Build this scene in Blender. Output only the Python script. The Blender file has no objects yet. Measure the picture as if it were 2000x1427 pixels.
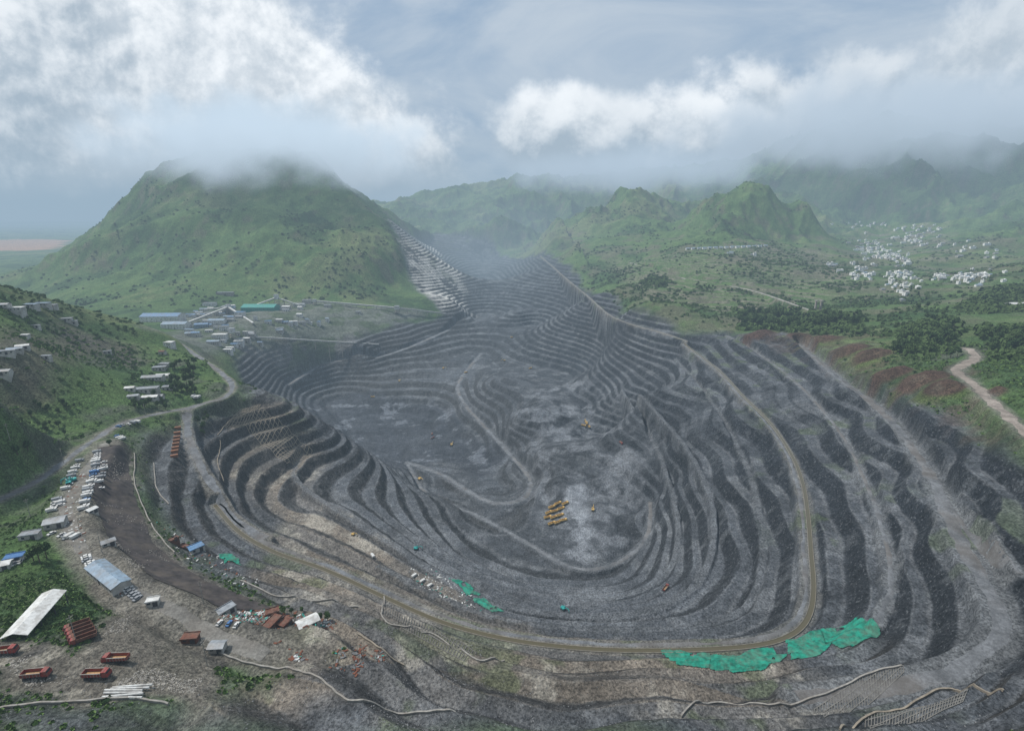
import bpy, bmesh, math, random, time
import numpy as np
from mathutils import Vector, Matrix
random.seed(5)
CAMZ=400.0
TP=(713.5-425.0)/1000.0
PIT=math.atan(TP); CP=math.cos(PIT); SP=math.sin(PIT)
def pixel_ray(px,py):  # camera ray direction through an image pixel
    a=(px-1000)/1000.0; b=(713.5-py)/1000.0
    return a, CP+b*SP, b*CP-SP
def S(px,py,z):
    X,Y,Z=pixel_ray(px,py); t=z/Z
    return (X*t,Y*t,z)
def D(px,py,t):
    X,Y,Z=pixel_ray(px,py); return (X*t,Y*t,Z*t)
scene=bpy.context.scene
# ---------------------------------------------------------------- noise
rs=np.random.RandomState(7)
PERM=rs.permutation(256); PERM=np.concatenate([PERM,PERM]); VAL=rs.rand(256)
def vn(x,y):
    ix=np.floor(x).astype(np.int64); iy=np.floor(y).astype(np.int64)
    fx=x-ix; fy=y-iy
    fx=fx*fx*fx*(fx*(fx*6-15)+10); fy=fy*fy*fy*(fy*(fy*6-15)+10)
    def h(i,j): return VAL[PERM[(i&255)+PERM[j&255]]]
    a=h(ix,iy);b=h(ix+1,iy);c=h(ix,iy+1);d=h(ix+1,iy+1)
    return (a+(b-a)*fx)*(1-fy)+(c+(d-c)*fx)*fy
def fbm(x,y,w,o=4,g=0.5,s=0.0):
    r=0;am=1;tot=0;x=x/w+s*17.3;y=y/w+s*9.1
    for i in range(o):
        r=r+am*vn(x,y); tot+=am; am*=g
        x,y=(x*1.62+y*1.18)+5.2,(y*1.62-x*1.18)+1.7
    return r/tot*2-1
def ridged(x,y,w,o=4,s=0.0):
    r=0;am=1;tot=0;x=x/w+s*17.3;y=y/w+s*9.1
    for i in range(o):
        r=r+am*(1-np.abs(vn(x,y)*2-1)); tot+=am; am*=0.5
        x,y=(x*1.62+y*1.18)+5.2,(y*1.62-x*1.18)+1.7
    return r/tot
def sst(a,b,x):
    t=np.clip((x-a)/(b-a),0,1); return t*t*(3-2*t)
# ---------------------------------------------------------------- routes
canal=[S(px,py,-190) for px,py in [(1335,672),(1400,722),(1450,775),(1500,825),(1540,885),(1562,940),(1572,1000),(1578,1080),(1582,1150),(1570,1205),(1530,1240),(1450,1258),(1300,1265),(1150,1262),(1000,1245),(870,1212),(760,1165),(640,1110),(540,1075),(470,1035),(425,985)]]
road_left=[S(*p) for p in [(345,668,-172),(400,705,-165),(450,745,-160),(440,775,-160),(375,795,-163),(366,840,-170),(390,905,-178),(420,955,-184),(455,1010,-189),(520,1050,-190)]]
road_valley=[S(*p) for p in [(375,795,-163),(250,822,-155),(160,875,-150),(80,935,-149),(0,975,-148),(-80,1010,-146)]]
haul_right=[S(*p) for p in [(1560,672,-165),(1640,740,-162),(1720,800,-160),(1800,900,-157),(1850,1000,-154),(1900,1100,-151),(1950,1190,-149),(1945,1250,-150),(1850,1312,-155),(1700,1345,-160),(1560,1362,-161)]]
ledge_low=[S(*p) for p in [(1400,1370,-160),(1100,1385,-160),(850,1345,-158),(700,1255,-154)]]
ledge_a=[S(*p) for p in [(1420,655,-176),(1530,725,-175),(1630,830,-174),(1690,940,-173),(1728,1050,-172),(1740,1140,-172),(1715,1215,-173)]]
ledge_b=[S(*p) for p in [(1320,700,-207),(1390,785,-207),(1445,880,-207),(1480,980,-207),(1490,1090,-207),(1455,1185,-207),(1340,1222,-207),(1150,1228,-207),(980,1208,-207),(860,1165,-207),(740,1105,-207)]]
ledge_c=[S(*p) for p in [(1215,760,-246),(1275,860,-246),(1310,950,-246),(1325,1040,-246),(1300,1120,-246),(1210,1165,-246),(1080,1165,-246),(940,1120,-246),(820,1050,-246)]]
ledge_d=[S(*p) for p in [(1600,690,-155),(1690,755,-150),(1780,830,-146),(1850,920,-142),(1920,1020,-140),(1990,1120,-142)]]
road_pit=[S(*p) for p in [(940,690,-305),(897,745,-314),(905,785,-320),(940,825,-324),(990,880,-320),(1035,935,-306),(1022,972,-298),(975,982,-298),(930,968,-303),(860,925,-312),(795,903,-320)]]
road_loop=[S(*p) for p in [(795,903,-320),(835,965,-306),(930,1005,-296),(1030,1060,-286),(1120,1108,-280),(1200,1100,-279),(1262,1050,-277),(1270,980,-278)]]
road_yard=[S(*p) for p in [(205,865,-150),(165,930,-145),(130,1000,-142),(160,1070,-141),(230,1140,-141),(330,1190,-143),(400,1230,-146),(520,1280,-148)]]
road_crest=[S(*p) for p in [(1890,680,-124),(1905,700,-124),(1870,722,-125),(1900,750,-125),(2000,840,-122),(2080,900,-119)]]
road_rim=[S(*p) for p in [(1340,665,-185),(1300,652,-184),(1200,620,-181),(1150,580,-178),(1090,530,-168),(1055,500,-150)]]
road_village=[S(*p) for p in [(1230,513,-140),(1340,545,-150),(1460,565,-148),(1580,605,-148)]]
road_deep=[S(*p) for p in [(565,750,-302),(600,728,-296),(650,706,-290),(740,697,-290),(830,665,-278),(920,622,-272)]]
bench_mid=[S(*p) for p in [(590,890,-222),(575,930,-222),(640,985,-222),(760,1060,-222),(850,1120,-222),(960,1175,-222),(1100,1200,-222),(1250,1195,-222),(1360,1140,-222),(1395,1040,-222),(1380,950,-222),(1330,860,-222),(1250,770,-222)]]
# ---------------------------------------------------------------- base relief anchors
A=[]
for L in (canal,road_left,road_valley,haul_right,ledge_low,ledge_a,ledge_b,ledge_c,ledge_d,road_pit,road_loop,road_yard,road_crest,road_rim,road_village,bench_mid,road_deep): A+=L
A+=[S(*p) for p in [
 (100,1320,-131),(-50,1250,-131),(0,1420,-128),(250,1250,-134),(300,1400,-130),(600,1420,-138),(600,1230,-150),(450,1290,-143),
 (290,1000,-161),(350,1080,-161),(430,1110,-161),(500,1150,-158),(300,900,-166),(330,960,-168),(230,950,-150),
 (700,1330,-146),(900,1425,-146),(1000,1310,-170),(1300,1320,-168),(1300,1420,-146),(1600,1420,-140),(1800,1420,-136),(2000,1427,-130),
 (1500,1290,-175),(1640,1320,-163),(80,1080,-137),(0,1150,-136),(2000,1290,-140),(2100,1200,-134),
 (0,860,-150),(60,800,-140),(-100,700,-75),(40,700,-105),(150,690,-128),(220,760,-142),(300,740,-150),(0,620,-88),(300,700,-150),(340,735,-156),
 (500,765,-163),(550,795,-178),(620,840,-205),(720,882,-242),(850,960,-292),(500,850,-195),(560,870,-205),(470,900,-200),(480,960,-205),(530,990,-212),(600,990,-221),
 (900,1080,-270),(1000,1130,-264),(1150,1150,-257),
 (660,800,-340),(700,800,-341),(800,830,-346),(850,860,-341),(760,805,-345),(880,800,-336),(880,840,-336),(740,830,-342),
 (640,745,-318),(740,748,-319),(840,745,-317),(700,720,-303),(800,710,-303),(900,720,-310),
 (1100,1000,-284),(1160,1070,-282),(1200,1000,-283),(1220,850,-289),(1150,790,-286),(1110,860,-282),(1110,930,-282),(1060,700,-289),(1060,780,-281),(985,735,-283),(1010,810,-276),(1055,880,-274),(1085,930,-277),
 (1220,1050,-280),(930,900,-326),(960,860,-325),(1180,700,-262),(975,690,-297),(1030,640,-286),
 (700,665,-250),(600,668,-240),(480,690,-232),(800,650,-258),(860,640,-266),(890,700,-302),
 (930,612,-274),(960,660,-286),(1020,600,-232),(1000,540,-205),(950,560,-255),(900,600,-240),(925,545,-245),(960,500,-190),(1080,620,-240),(1130,640,-232),(1200,690,-228),
 (1480,650,-160),(1540,655,-155),(1620,680,-150),(1700,735,-146),(1790,775,-140),(1880,795,-134),(2000,940,-130),(2050,1050,-134),
 (1800,650,-128),(1750,700,-135),(1700,655,-140),(1560,600,-148),(1400,600,-158),(1640,640,-145),(1980,620,-116),(1900,560,-120),(1960,700,-118),(2050,700,-110),
 (1300,590,-160),(1250,560,-155),(1500,545,-140),(1400,530,-130),(1340,495,-100),(1500,490,-96),(1600,490,-105),(1620,540,-135),(1180,520,-150),
 (400,630,-203),(300,625,-203),(500,640,-206),(600,610,-206),(640,640,-215),(420,680,-208),(700,605,-215),(800,605,-225),
 (200,600,-200),(400,590,-195),(600,580,-195),(760,560,-190),(60,560,-200),(100,520,-205),(0,520,-207),(-150,540,-207),(30,535,-206),
 (60,470,-203),(0,455,-203),(-200,500,-203),(100,480,-205),(130,490,-203),
 (1700,500,-130),(1750,560,-135),(1650,560,-138),(1850,520,-125),(1780,450,-60),(1680,450,-70),(1900,470,-75),(2000,520,-90),(1720,475,-98),(1850,550,-122),(1800,500,-108),
 ]]
A+=[D(*p) for p in [
 (-150,520,520),(0,567,600),(60,572,610),(120,592,620),(230,625,640),(330,652,660),(395,700,560),(-300,560,560),
 (290,362,2050),(335,332,2000),(420,300,1950),(520,285,1950),(620,330,1900),(700,388,1850),(740,418,1830),(790,452,1780),(840,512,1620),(885,580,1420),
 (250,398,1950),(200,434,1850),(150,470,1750),(110,512,1600),(350,440,1600),(500,420,1650),(620,450,1600),(450,520,1380),(300,500,1450),(650,520,1400),(740,520,1450),(560,380,1800),
 (780,412,3600),(860,390,3900),(930,375,4000),(1060,373,4000),(1180,395,4000),(860,450,2900),(960,460,2700),(1050,450,2900),(1300,355,4500),(1200,350,5500),
 (1240,392,2700),(1170,432,2500),(1100,482,2050),(1300,425,2600),(1330,458,2300),(1240,450,2250),(1180,480,1900),
 (1450,384,2000),(1400,414,1980),(1350,448,1950),(1310,470,1850),(1510,404,2000),(1560,430,2000),(1610,465,1950),(1450,440,1750),(1530,460,1720),(1400,465,1650),
 (1500,358,3500),(1580,300,3500),(1660,262,3500),(1800,240,3500),(1900,255,3400),(2000,270,3300),(2150,260,3200),(1600,400,2900),(1720,390,2900),(1850,390,2700),(1980,395,2500),(2150,410,2200)
 ]]
A+=[(-450,760,-240),(-330,640,-262),(-240,600,-285),(-700,800,-170),(-800,600,-120),(-560,860,-205),
 (-1500,2600,-90),(-900,2700,-60),(-400,2600,-120),(0,3400,-120),(600,3000,-60),(-300,2000,-150),(1000,2300,-20),(200,2600,-80),(700,2400,-60),
 (0,50,-122),(-80,50,-114),(90,50,-112),(-200,60,-118),(200,60,-108),(0,20,-115),(-300,150,-138),(300,110,-112),(-350,300,-140),(400,250,-108),
 (-2600,1500,-200),(-1900,2000,-203),(-1650,1600,-203),(-2200,2600,-204),(-1800,700,-190),(1800,600,-20),(1100,500,-90),(-3500,4500,-205),(-2500,7000,-205),(0,8000,50),(3500,7000,150),(3500,3500,300),(4500,2000,150),(-6000,3000,-205),
 (-2300,3300,-203),(-20000,20000,-210),(0,30000,-210),(20000,20000,-210),(-30000,8000,-210),(30000,8000,-210),(6000,12000,-100),(-4000,12000,-208)]
A=np.array(A)
at=np.arctan2(A[:,0],A[:,1]); ar=np.log(np.hypot(A[:,0],A[:,1])); az=A[:,2]
keep=[]
for i in range(len(A)):
    if all((at[i]-at[j])**2+(ar[i]-ar[j])**2>0.012**2 for j in keep): keep.append(i)
at,ar,az=at[keep],ar[keep],az[keep]
def K(d2): return 0.5*d2*np.log(d2+1e-12)
n=len(at)
M=np.zeros((n+3,n+3)); d2=(at[:,None]-at)**2+(ar[:,None]-ar)**2
M[:n,:n]=K(d2)+np.eye(n)*7e-4; M[:n,n]=1;M[:n,n+1]=at;M[:n,n+2]=ar; M[n:,:n]=M[:n,n:].T
W=np.linalg.solve(M,np.concatenate([az,[0,0,0]]))
NT=1400
TH=np.linspace(-math.radians(64),math.radians(64),NT)
LR=np.concatenate([np.linspace(math.log(45),math.log(105),60,endpoint=False),np.linspace(math.log(105),math.log(1600),1250,endpoint=False),np.linspace(math.log(1600),math.log(7000),340,endpoint=False),np.linspace(math.log(7000),math.log(42000),40)])
NR=len(LR); R=np.exp(LR)
cT=np.linspace(TH[0],TH[-1],400); cL=np.linspace(LR[0],LR[-1],620)
CT,CL=np.meshgrid(cT,cL); Zc=W[n]+W[n+1]*CT+W[n+2]*CL
for k in range(n): Zc+=W[k]*K((CT-at[k])**2+(CL-ar[k])**2)
def bil(G,gt,gl,t,l):
    ft=np.clip((t-gt[0])/(gt[1]-gt[0]),0,len(gt)-1.001); fl=np.clip((l-gl[0])/(gl[1]-gl[0]),0,len(gl)-1.001)
    i=ft.astype(int); j=fl.astype(int); ft=ft-i; fl=fl-j
    return (G[j,i]*(1-ft)+G[j,i+1]*ft)*(1-fl)+(G[j+1,i]*(1-ft)+G[j+1,i+1]*ft)*fl
TT,LL=np.meshgrid(TH,LR); RR=np.exp(LL)
XX=RR*np.sin(TT); YY=RR*np.cos(TT)
Z=bil(Zc,cT,cL,TT,LL)
def pixel_to_ground(px,py):  # follows an image pixel's camera ray to where it meets the terrain
    X,Y,Zs=pixel_ray(px,py); th=math.atan2(X,Y); sl=Zs/math.hypot(X,Y)
    f=(th-TH[0])/(TH[1]-TH[0]); i=int(max(0,min(NT-2,math.floor(f)))); f=min(max(f-i,0),1)
    col=Z[:,i]*(1-f)+Z[:,i+1]*f
    d=col-sl*R; k=np.nonzero(d[12:]>=0)[0]
    if len(k)==0: k=NR-1; u=1
    else:
        k=k[0]+12; u=d[k-1]/(d[k-1]-d[k])
    r=R[k-1]+(R[k]-R[k-1])*u
    return (r*math.sin(th),r*math.cos(th),sl*r)
def height(x,y):
    th=math.atan2(x,y); l=math.log(max(46,math.hypot(x,y)))
    f=(th-TH[0])/(TH[1]-TH[0]); i=int(max(0,min(NT-2,math.floor(f)))); f=min(max(f-i,0),1)
    j=int(np.searchsorted(LR,l))-1; j=max(0,min(NR-2,j)); g=(l-LR[j])/(LR[j+1]-LR[j])
    return float((Z[j,i]*(1-f)+Z[j,i+1]*f)*(1-g)+(Z[j+1,i]*(1-f)+Z[j+1,i+1]*f)*g)
# ---------------------------------------------------------------- area masks (signed distance in metres, + inside)
dT=TH[::3]; dL_idx=np.arange(0,NR,3)
DT,DL=np.meshgrid(dT,LR[dL_idx]); DR=np.exp(DL)
def upsample(G):
    tmp=np.zeros((len(dL_idx),NT))
    for a in range(len(dL_idx)): tmp[a]=np.interp(TH,dT,G[a])
    idx=np.interp(np.arange(NR),dL_idx,np.arange(len(dL_idx))); j=np.minimum(idx.astype(int),len(dL_idx)-2); f=(idx-j)[:,None]
    return tmp[j]*(1-f)+tmp[j+1]*f
def area(pts):
    pts=[pixel_to_ground(*p) for p in pts]
    P=[(math.atan2(p[0],p[1]),math.log(math.hypot(p[0],p[1]))) for p in pts]
    ins=np.zeros(DT.shape,bool); dd=np.full(DT.shape,9.0)
    for a in range(len(P)):
        (x1,y1),(x2,y2)=P[a],P[(a+1)%len(P)]
        if abs(y2-y1)>1e-9:
            c=((y1>DL)!=(y2>DL))&(DT<(x2-x1)*(DL-y1)/(y2-y1)+x1); ins^=c
        vx,vy=x2-x1,y2-y1; q=vx*vx+vy*vy+1e-12
        t=np.clip(((DT-x1)*vx+(DL-y1)*vy)/q,0,1)
        dd=np.minimum(dd,np.hypot(DT-x1-t*vx,DL-y1-t*vy))
    return upsample(np.where(ins,dd,-dd)*DR)
a_mine=area([(1060,495),(1130,540),(1230,605),(1330,655),(1420,645),(1540,655),(1620,680),(1700,738),(1790,778),(1880,800),(2000,880),(2200,980),(2200,1460),(1500,1460),(620,1460),(100,1460),(0,1410),(0,1380),(200,1372),(330,1380),(470,1330),(640,1270),(520,1190),(330,1090),(262,940),(285,850),(390,800),(470,770),(460,700),(470,672),(700,655),(860,612),(800,520),(765,438),(850,455),(960,470)])
a_brown=area([(430,1150),(560,1010),(420,900),(440,780),(560,780),(640,900),(600,960),(800,1090),(930,1180),(1080,1240),(1500,1262),(1640,1330),(1700,1460),(300,1460),(400,1300),(520,1210)])
a_scar=area([(758,425),(850,480),(905,560),(925,615),(865,608),(795,530)])
a_near=area([(430,1130),(640,1150),(760,1200),(900,1245),(1100,1285),(1500,1280),(1640,1240),(1720,1240),(1800,1300),(2100,1330),(2200,1460),(100,1460),(0,1400),(330,1370),(400,1330),(560,1290),(560,1200)])
a_pf=area([(560,745),(700,765),(860,790),(990,880),(950,960),(860,900),(700,870),(620,820)])
a_fld=area([(1180,500),(1340,490),(1620,490),(1680,560),(1560,600),(1400,610),(1250,590)])
a_red=area([(1420,640),(1540,655),(1640,640),(1700,640),(1760,690),(1900,720),(2000,760),(2100,900),(1950,870),(1850,830),(1760,790),(1700,770),(1600,705),(1500,680)])
n1=fbm(XX,YY,60,4,s=1); n2=fbm(XX,YY,14,4,s=2); n3=fbm(XX,YY,220,4,s=3); n4=fbm(XX,YY,5,3,s=4)
mine=sst(-12,12,a_mine+n1*10*np.clip(RR/500,.3,2))
mine=np.maximum(mine,sst(-20,15,a_scar+n1*15))
lowz=np.where(XX>250,sst(-110,-20,Z),sst(-185,-110,Z))
mnt=np.maximum(sst(700,1300,RR)*(1-mine)*lowz,0)
rd=ridged(XX,YY,400,5,s=5)-0.60
def slp(G):
    return np.hypot(np.gradient(G,axis=0)/np.gradient(R)[:,None],np.gradient(G,axis=1)/(RR*(TH[1]-TH[0])))
leftm=sst(0,-300,XX)
Z=Z+mnt*rd*np.clip(RR*0.10,0,280)*(1-.35*leftm)+mnt*(ridged(XX,YY,60,3,s=6)-.6)*9
for (px,py,t,hh,ww) in [(1450,388,2000,14,90),(1240,397,2700,18,120)]:
    p=D(px,py,t); dd_=np.hypot(XX-p[0],YY-p[1]); Z=Z+hh*np.exp(-dd_/ww)
Z=Z+(1-mine)*n1*np.clip(RR/300,0.5,4)*1.2
rp_=sst(150,400,XX)*sst(700,1000,RR)*(1-mine)
Z=Z+rp_*(ridged(XX,YY,260,4,s=95)-.6)*24
mound=np.zeros(Z.shape)
for px,py,rr_,hh in [(1600,672,26,12),(1655,690,20,9),(1480,655,22,7),(1740,735,16,8),(1800,752,18,10),(1845,765,14,8),(1700,700,18,8),(1930,770,10,6),(1560,662,16,7)]:
    p=pixel_to_ground(px,py); g_=np.exp(-((XX-p[0])**2+(YY-p[1])**2)/rr_**2); mound=np.maximum(mound,g_); Z=Z+g_*hh*(1+.3*n2)
sl0=slp(Z)
ter=mine*sst(.05,.18,sl0+n1*.03)*(1-.8*sst(.3,.7,mound))
def terr_(z,H,fl,seed,pa=.9):
    ph=pa*fbm(XX,YY,300,2,s=seed); q=z/H+ph; k=np.floor(q); f=q-k
    e=fl+.07*n2+.08*n1
    g=sst(0.0,1.0,(f-e)/(1-fl))*0.94+f*0.06
    fm=sst(0,.07,f-e)*(1-sst(.94,1,f))
    lip=sst(-.14,-.05,f-e)*(1-sst(-.03,.02,f-e))+sst(.97,1.0,f)+(1-sst(0,.04,f))
    return (k+g-ph)*H,fm,np.clip(lip,0,1),k
zz=Z+mine*(n1*1.0+n3*1.0)
nearf=sst(-10,10,a_near); farf=sst(420,700,RR)
ZA,fA,lA,kA=terr_(zz,9.5,.42,12); ZB,fB,lB,kB=terr_(Z+n1*.7,5.4,.56,13,.25); ZC,fC,lC,kC=terr_(zz+n2*.5,7.4,.42,14); ZB+=.8; ZA-=.8; ZC-=.6
Zt=(ZA*(1-farf)+ZC*farf)*(1-nearf)+ZB*nearf
face=((fA*(1-farf)+fC*farf)*(1-nearf)+fB*nearf)*ter
lip=((lA*(1-farf)+lC*farf)*(1-nearf)+lB*nearf)*ter
lev=np.where(nearf>.5,kB,np.where(farf>.5,kC,kA)); tone=np.sin(lev*12.9898)*43758.5453; tone=tone-np.floor(tone); tone2=np.sin(lev*78.233)*12543.123; tone2=tone2-np.floor(tone2)
soft=1-.12*farf
Z=Z*(1-ter*soft)+Zt*ter*soft
ft_=sst(-10,30,a_fld)*.8; ZF,_f,_l,_k=terr_(Z+n1*1.5,4.0,.7,16); Z=Z*(1-ft_)+ZF*ft_
# low spoil berms along the near ledges
Z=Z+nearf*ter*lip*.5*(n2+.6)
def smooth(pts,m=6):
    P=np.array(pts); out=[]
    for i in range(len(P)-1):
        p0=P[max(i-1,0)];p1=P[i];p2=P[i+1];p3=P[min(i+2,len(P)-1)]
        for s in range(m):
            t=s/m
            out.append(0.5*((2*p1)+(-p0+p2)*t+(2*p0-5*p1+4*p2-p3)*t*t+(-p0+3*p1-3*p2+p3)*t**3))
    out.append(P[-1]); return np.array(out)
def press(path,w,mg,dz=0.0,strength=1.0):
    global Z
    dist=np.full(Z.shape,1e9); zr=np.zeros(Z.shape)
    th=np.arctan2(path[:,0],path[:,1]); lr=np.log(np.hypot(path[:,0],path[:,1]))
    for a in range(len(path)-1):
        rmin=math.exp(min(lr[a],lr[a+1])); m=(w+mg+3)/rmin*1.3
        i0=np.searchsorted(TH,min(th[a],th[a+1])-m); i1=np.searchsorted(TH,max(th[a],th[a+1])+m)
        j0=np.searchsorted(LR,min(lr[a],lr[a+1])-m); j1=np.searchsorted(LR,max(lr[a],lr[a+1])+m)
        if i1<=i0 or j1<=j0: continue
        x=TT[j0:j1,i0:i1]; y=LL[j0:j1,i0:i1]
        vx,vy=th[a+1]-th[a],lr[a+1]-lr[a]; qq=vx*vx+vy*vy+1e-14
        t=np.clip(((x-th[a])*vx+(y-lr[a])*vy)/qq,0,1)
        d=np.hypot(x-th[a]-t*vx,y-lr[a]-t*vy)*RR[j0:j1,i0:i1]
        s=dist[j0:j1,i0:i1]; b=d<s
        s[b]=d[b]; zr[j0:j1,i0:i1][b]=(path[a,2]+t*(path[a+1,2]-path[a,2]))[b]
    m=(1-sst(w,w+mg,dist+n2*1.0))*strength; Z=Z*(1-m)+(zr+dz)*m
    return dist
p_canal=smooth(canal)
routes={}
for nm,pl,w,mg in [("la",ledge_a,2.8,2),("lb",ledge_b,1.8,2),("lc",ledge_c,1.8,2),("ld",ledge_d,2.6,2),("mid",bench_mid,2.2,2),("deep",road_deep,5,4),("haul",haul_right,5.8,3),("left",road_left,4,4),("valley",road_valley,4.5,8),("pit",road_pit,4.5,5),("loop",road_loop,3.6,3),("yard",road_yard,7,8),("crest",road_crest,6,5),("rim",road_rim,3.0,5),("village",road_village,4,8)]:
    sp=smooth(pl); routes[nm]=(sp,w,press(sp,w,mg))
d_canal=press(p_canal,4.6,2.2)
dr_min=np.minimum.reduce([v[2]-v[1] for v in routes.values()]+[d_canal-5.0])
face=face*sst(-.5,1.5,dr_min); lip=lip*sst(-.5,1.5,dr_min)
rough=mine*sst(1,5,dr_min)
slm=slp(Z)
crag=ridged(XX,YY,8,4,s=61)-.6
Z=Z+rough*((n2*.35+n4*0.28)*(0.25+sst(.4,.9,slm))*(1-.5*nearf)+crag*2.4*face*(1-.6*nearf))*np.clip(RR/300,0.6,1.4)
a_yard=area([(205,860),(250,870),(280,1000),(350,1100),(520,1190),(700,1240),(600,1330),(450,1300),(400,1380),(200,1370),(0,1360),(-60,1230),(150,1270),(220,1200),(130,1060),(100,1010),(150,930)])
slope=slp(Z)
# ---------------------------------------------------------------- albedo
def C(*c): return np.array(c)[None,None,:]
def mix(col,c,m): return col+(c-col)*m[:,:,None]
n6=fbm(XX,YY,30,5,0.6,s=7); n7=fbm(XX,YY,110,5,0.6,s=8)
grass=C(.088,.142,.050)+C(.035,.035,.012)*n6[:,:,None]
grass=mix(grass,C(.036,.072,.030),sst(0.0,.40,n7+0.5*n6)*0.8)
grass=mix(grass,C(.17,.185,.09),sst(.15,.5,fbm(XX,YY,300,5,.55,s=9)+.3*n6)*.5)
rp=sst(0,300,XX)*sst(500,900,RR)*(Z<-60)
grass=mix(grass,C(.13,.125,.085),rp*sst(-.1,.4,fbm(XX,YY,70,5,.6,s=81))*.75)
leftness=sst(300,-100,XX+.15*YY)
rock=C(.023,.027,.033)*(1+0.4*n6[:,:,None])
rock=mix(rock,C(.15,.16,.17),sst(.15,.6,n4*.6+n2*.5)*.38)
rock=mix(rock,C(.075,.071,.065),leftness*.65)
bench=C(.108,.116,.127)*(1+.3*n6[:,:,None])*(.75+.5*tone[:,:,None])
flat=(1-sst(.4,.85,slope))*(.25+.75*(ter<=.3))+(1-face)*.75*(ter>.3)
flat=np.clip(flat,0,1)
mc=mix(rock,bench,flat*.92*(.6+.4*sst(-.3,.3,n2+n7)))
mc=mix(mc,C(.24,.25,.26),flat*sst(.1,.45,fbm(XX,YY,24,4,.6,s=71))*.4)
mc=mix(mc,C(.21,.215,.22),lip*(1-face)*.35*sst(-.4,.2,n2+n1))  # pale highlight painted along the outer bench edges
mc=mix(mc,C(.070,.076,.085)*(1+.3*n2[:,:,None]),farf*(1-nearf)*.15)
a_floor=area([(1060,760),(1130,740),(1200,800),(1260,950),(1262,1060),(1200,1095),(1130,1095),(1060,1040),(1050,960),(1090,900),(1010,860),(1000,790)])
fp=sst(-20,25,a_floor+n1*25+n2*8)
mc=mix(mc,C(.19,.20,.215)*(1+.3*n6[:,:,None]),fp*sst(-.2,.5,n6+n2*.6)*.7)
mc=mix(mc,C(.048,.053,.063)*(1+.5*n2[:,:,None]),sst(-10,20,a_pf+n1*20)*.7)
mc=mix(mc,C(.25,.27,.30),sst(-10,20,a_pf+n1*20)*sst(.25,.5,fbm(XX,YY,35,4,.6,s=91)+.2*n4)*.5)
wet=area([(1100,940),(1140,950),(1160,1060),(1150,1090),(1110,1085),(1120,1040),(1100,1000)])
mc=mix(mc,C(.36,.38,.41),sst(-4,8,wet+n2*9)*.6)
br=sst(-8,14,a_brown+n2*10+n1*6)
tan=C(.24,.20,.155)*(.55+.7*tone[:,:,None]); tan=mix(tan,C(.14,.143,.145)*np.ones_like(tan),sst(.4,.6,tone2)*.75)
mc=mix(mc,tan*(1+.35*n6[:,:,None]),br*(.08+.72*flat))
mc=mix(mc,C(.13,.13,.128),br*flat*sst(.0,.4,fbm(XX,YY,40,4,.6,s=72))*.4)
mc=mix(mc,C(.40,.37,.315),br*sst(.15,.5,fbm(XX,YY,18,4,.6,s=21))*.6*flat)
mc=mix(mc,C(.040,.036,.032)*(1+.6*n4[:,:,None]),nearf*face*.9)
sc=sst(-20,25,a_scar+n1*25); mc=mix(mc,C(.58,.56,.52),sc*sst(-.4,.2,n2+n1+.5*(flat-.5))*(.25+.65*flat))
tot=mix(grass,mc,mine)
red=sst(-6,10,a_red+n2*8)
tot=mix(tot,C(.075,.052,.042)*(1+.5*n6[:,:,None]),red*sst(-.2,.25,n2*.7+.6*n1)*.6)
tot=mix(tot,C(.080,.048,.037)*(1+.4*n4[:,:,None]),sst(.15,.55,mound+n2*.2)*.9)
tot=mix(tot,C(.10,.15,.045),sst(.05,.3,mound)*(1-sst(.3,.5,mound))*sst(0,.3,n2)*.7)
yd=sst(-3,4,a_yard+n2*5)
tot=mix(tot,C(.17,.15,.13)*(1+.4*n6[:,:,None]),yd*.9)
tot=mix(tot,C(.38,.35,.29),yd*sst(.2,.5,fbm(XX,YY,16,4,.6,s=22))*.75)
tot=mix(tot,C(.07,.067,.063),yd*sst(.1,.4,fbm(XX,YY,22,4,.6,s=23))*.75)
a_plant=area([(280,640),(350,610),(600,590),(720,600),(860,612),(700,660),(470,690),(420,700),(340,660)])
pl=sst(-10,20,a_plant+n1*20); tot=mix(tot,C(.15,.15,.145)*(1+.4*n2[:,:,None]),pl*.75)
tot=mix(tot,C(.07,.10,.05),pl*sst(.1,.3,fbm(XX,YY,30,3,.6,s=97))*.7)
a_far=area([(-60,470),(60,465),(130,470),(120,485),(60,490),(-60,490)])
tot=mix(tot,C(.40,.24,.16),sst(-60,60,a_far+n3*90)*(Z<-190))
a_lh=area([(0,640),(120,620),(300,680),(260,720),(200,700),(60,720),(0,740)])
tot=mix(tot,C(.13,.11,.095),sst(-10,15,a_lh+n1*25)*.7)
tot=mix(tot,C(.10,.095,.09),(1-mine)*(1-yd)*(RR<700)*sst(.15,.5,fbm(XX,YY,45,4,.6,s=73))*.6)
fld=sst(-20,30,a_fld)*np.clip(_f+.3*sst(.1,.4,n6),0,1)
tot=mix(tot,C(.20,.18,.145),fld*.65)
a_vil=area([(1640,430),(1860,432),(1870,480),(1960,525),(1950,560),(1700,590),(1650,545),(1665,480)])
vil=sst(-30,40,a_vil)
tot=mix(tot,C(.22,.20,.17),vil*sst(.1,.4,n6)*.5)
tot=mix(tot,C(.14,.12,.09),(1-mine)*sst(.75,1.1,slope)*sst(0,.4,n6)*.5)
for nm in routes:
    sp,w,dd=routes[nm]; m=1-sst(w*.6,w*1.5,dd+n4*2+n2*1.5)
    c=C(.22,.205,.175) if nm in("yard","crest","valley","left","village","rim") else (C(.19,.196,.20) if nm in("haul","la","ld") else C(.14,.147,.155))
    tot=mix(tot,c*(1+.25*n2[:,:,None]),m*.7)
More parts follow.
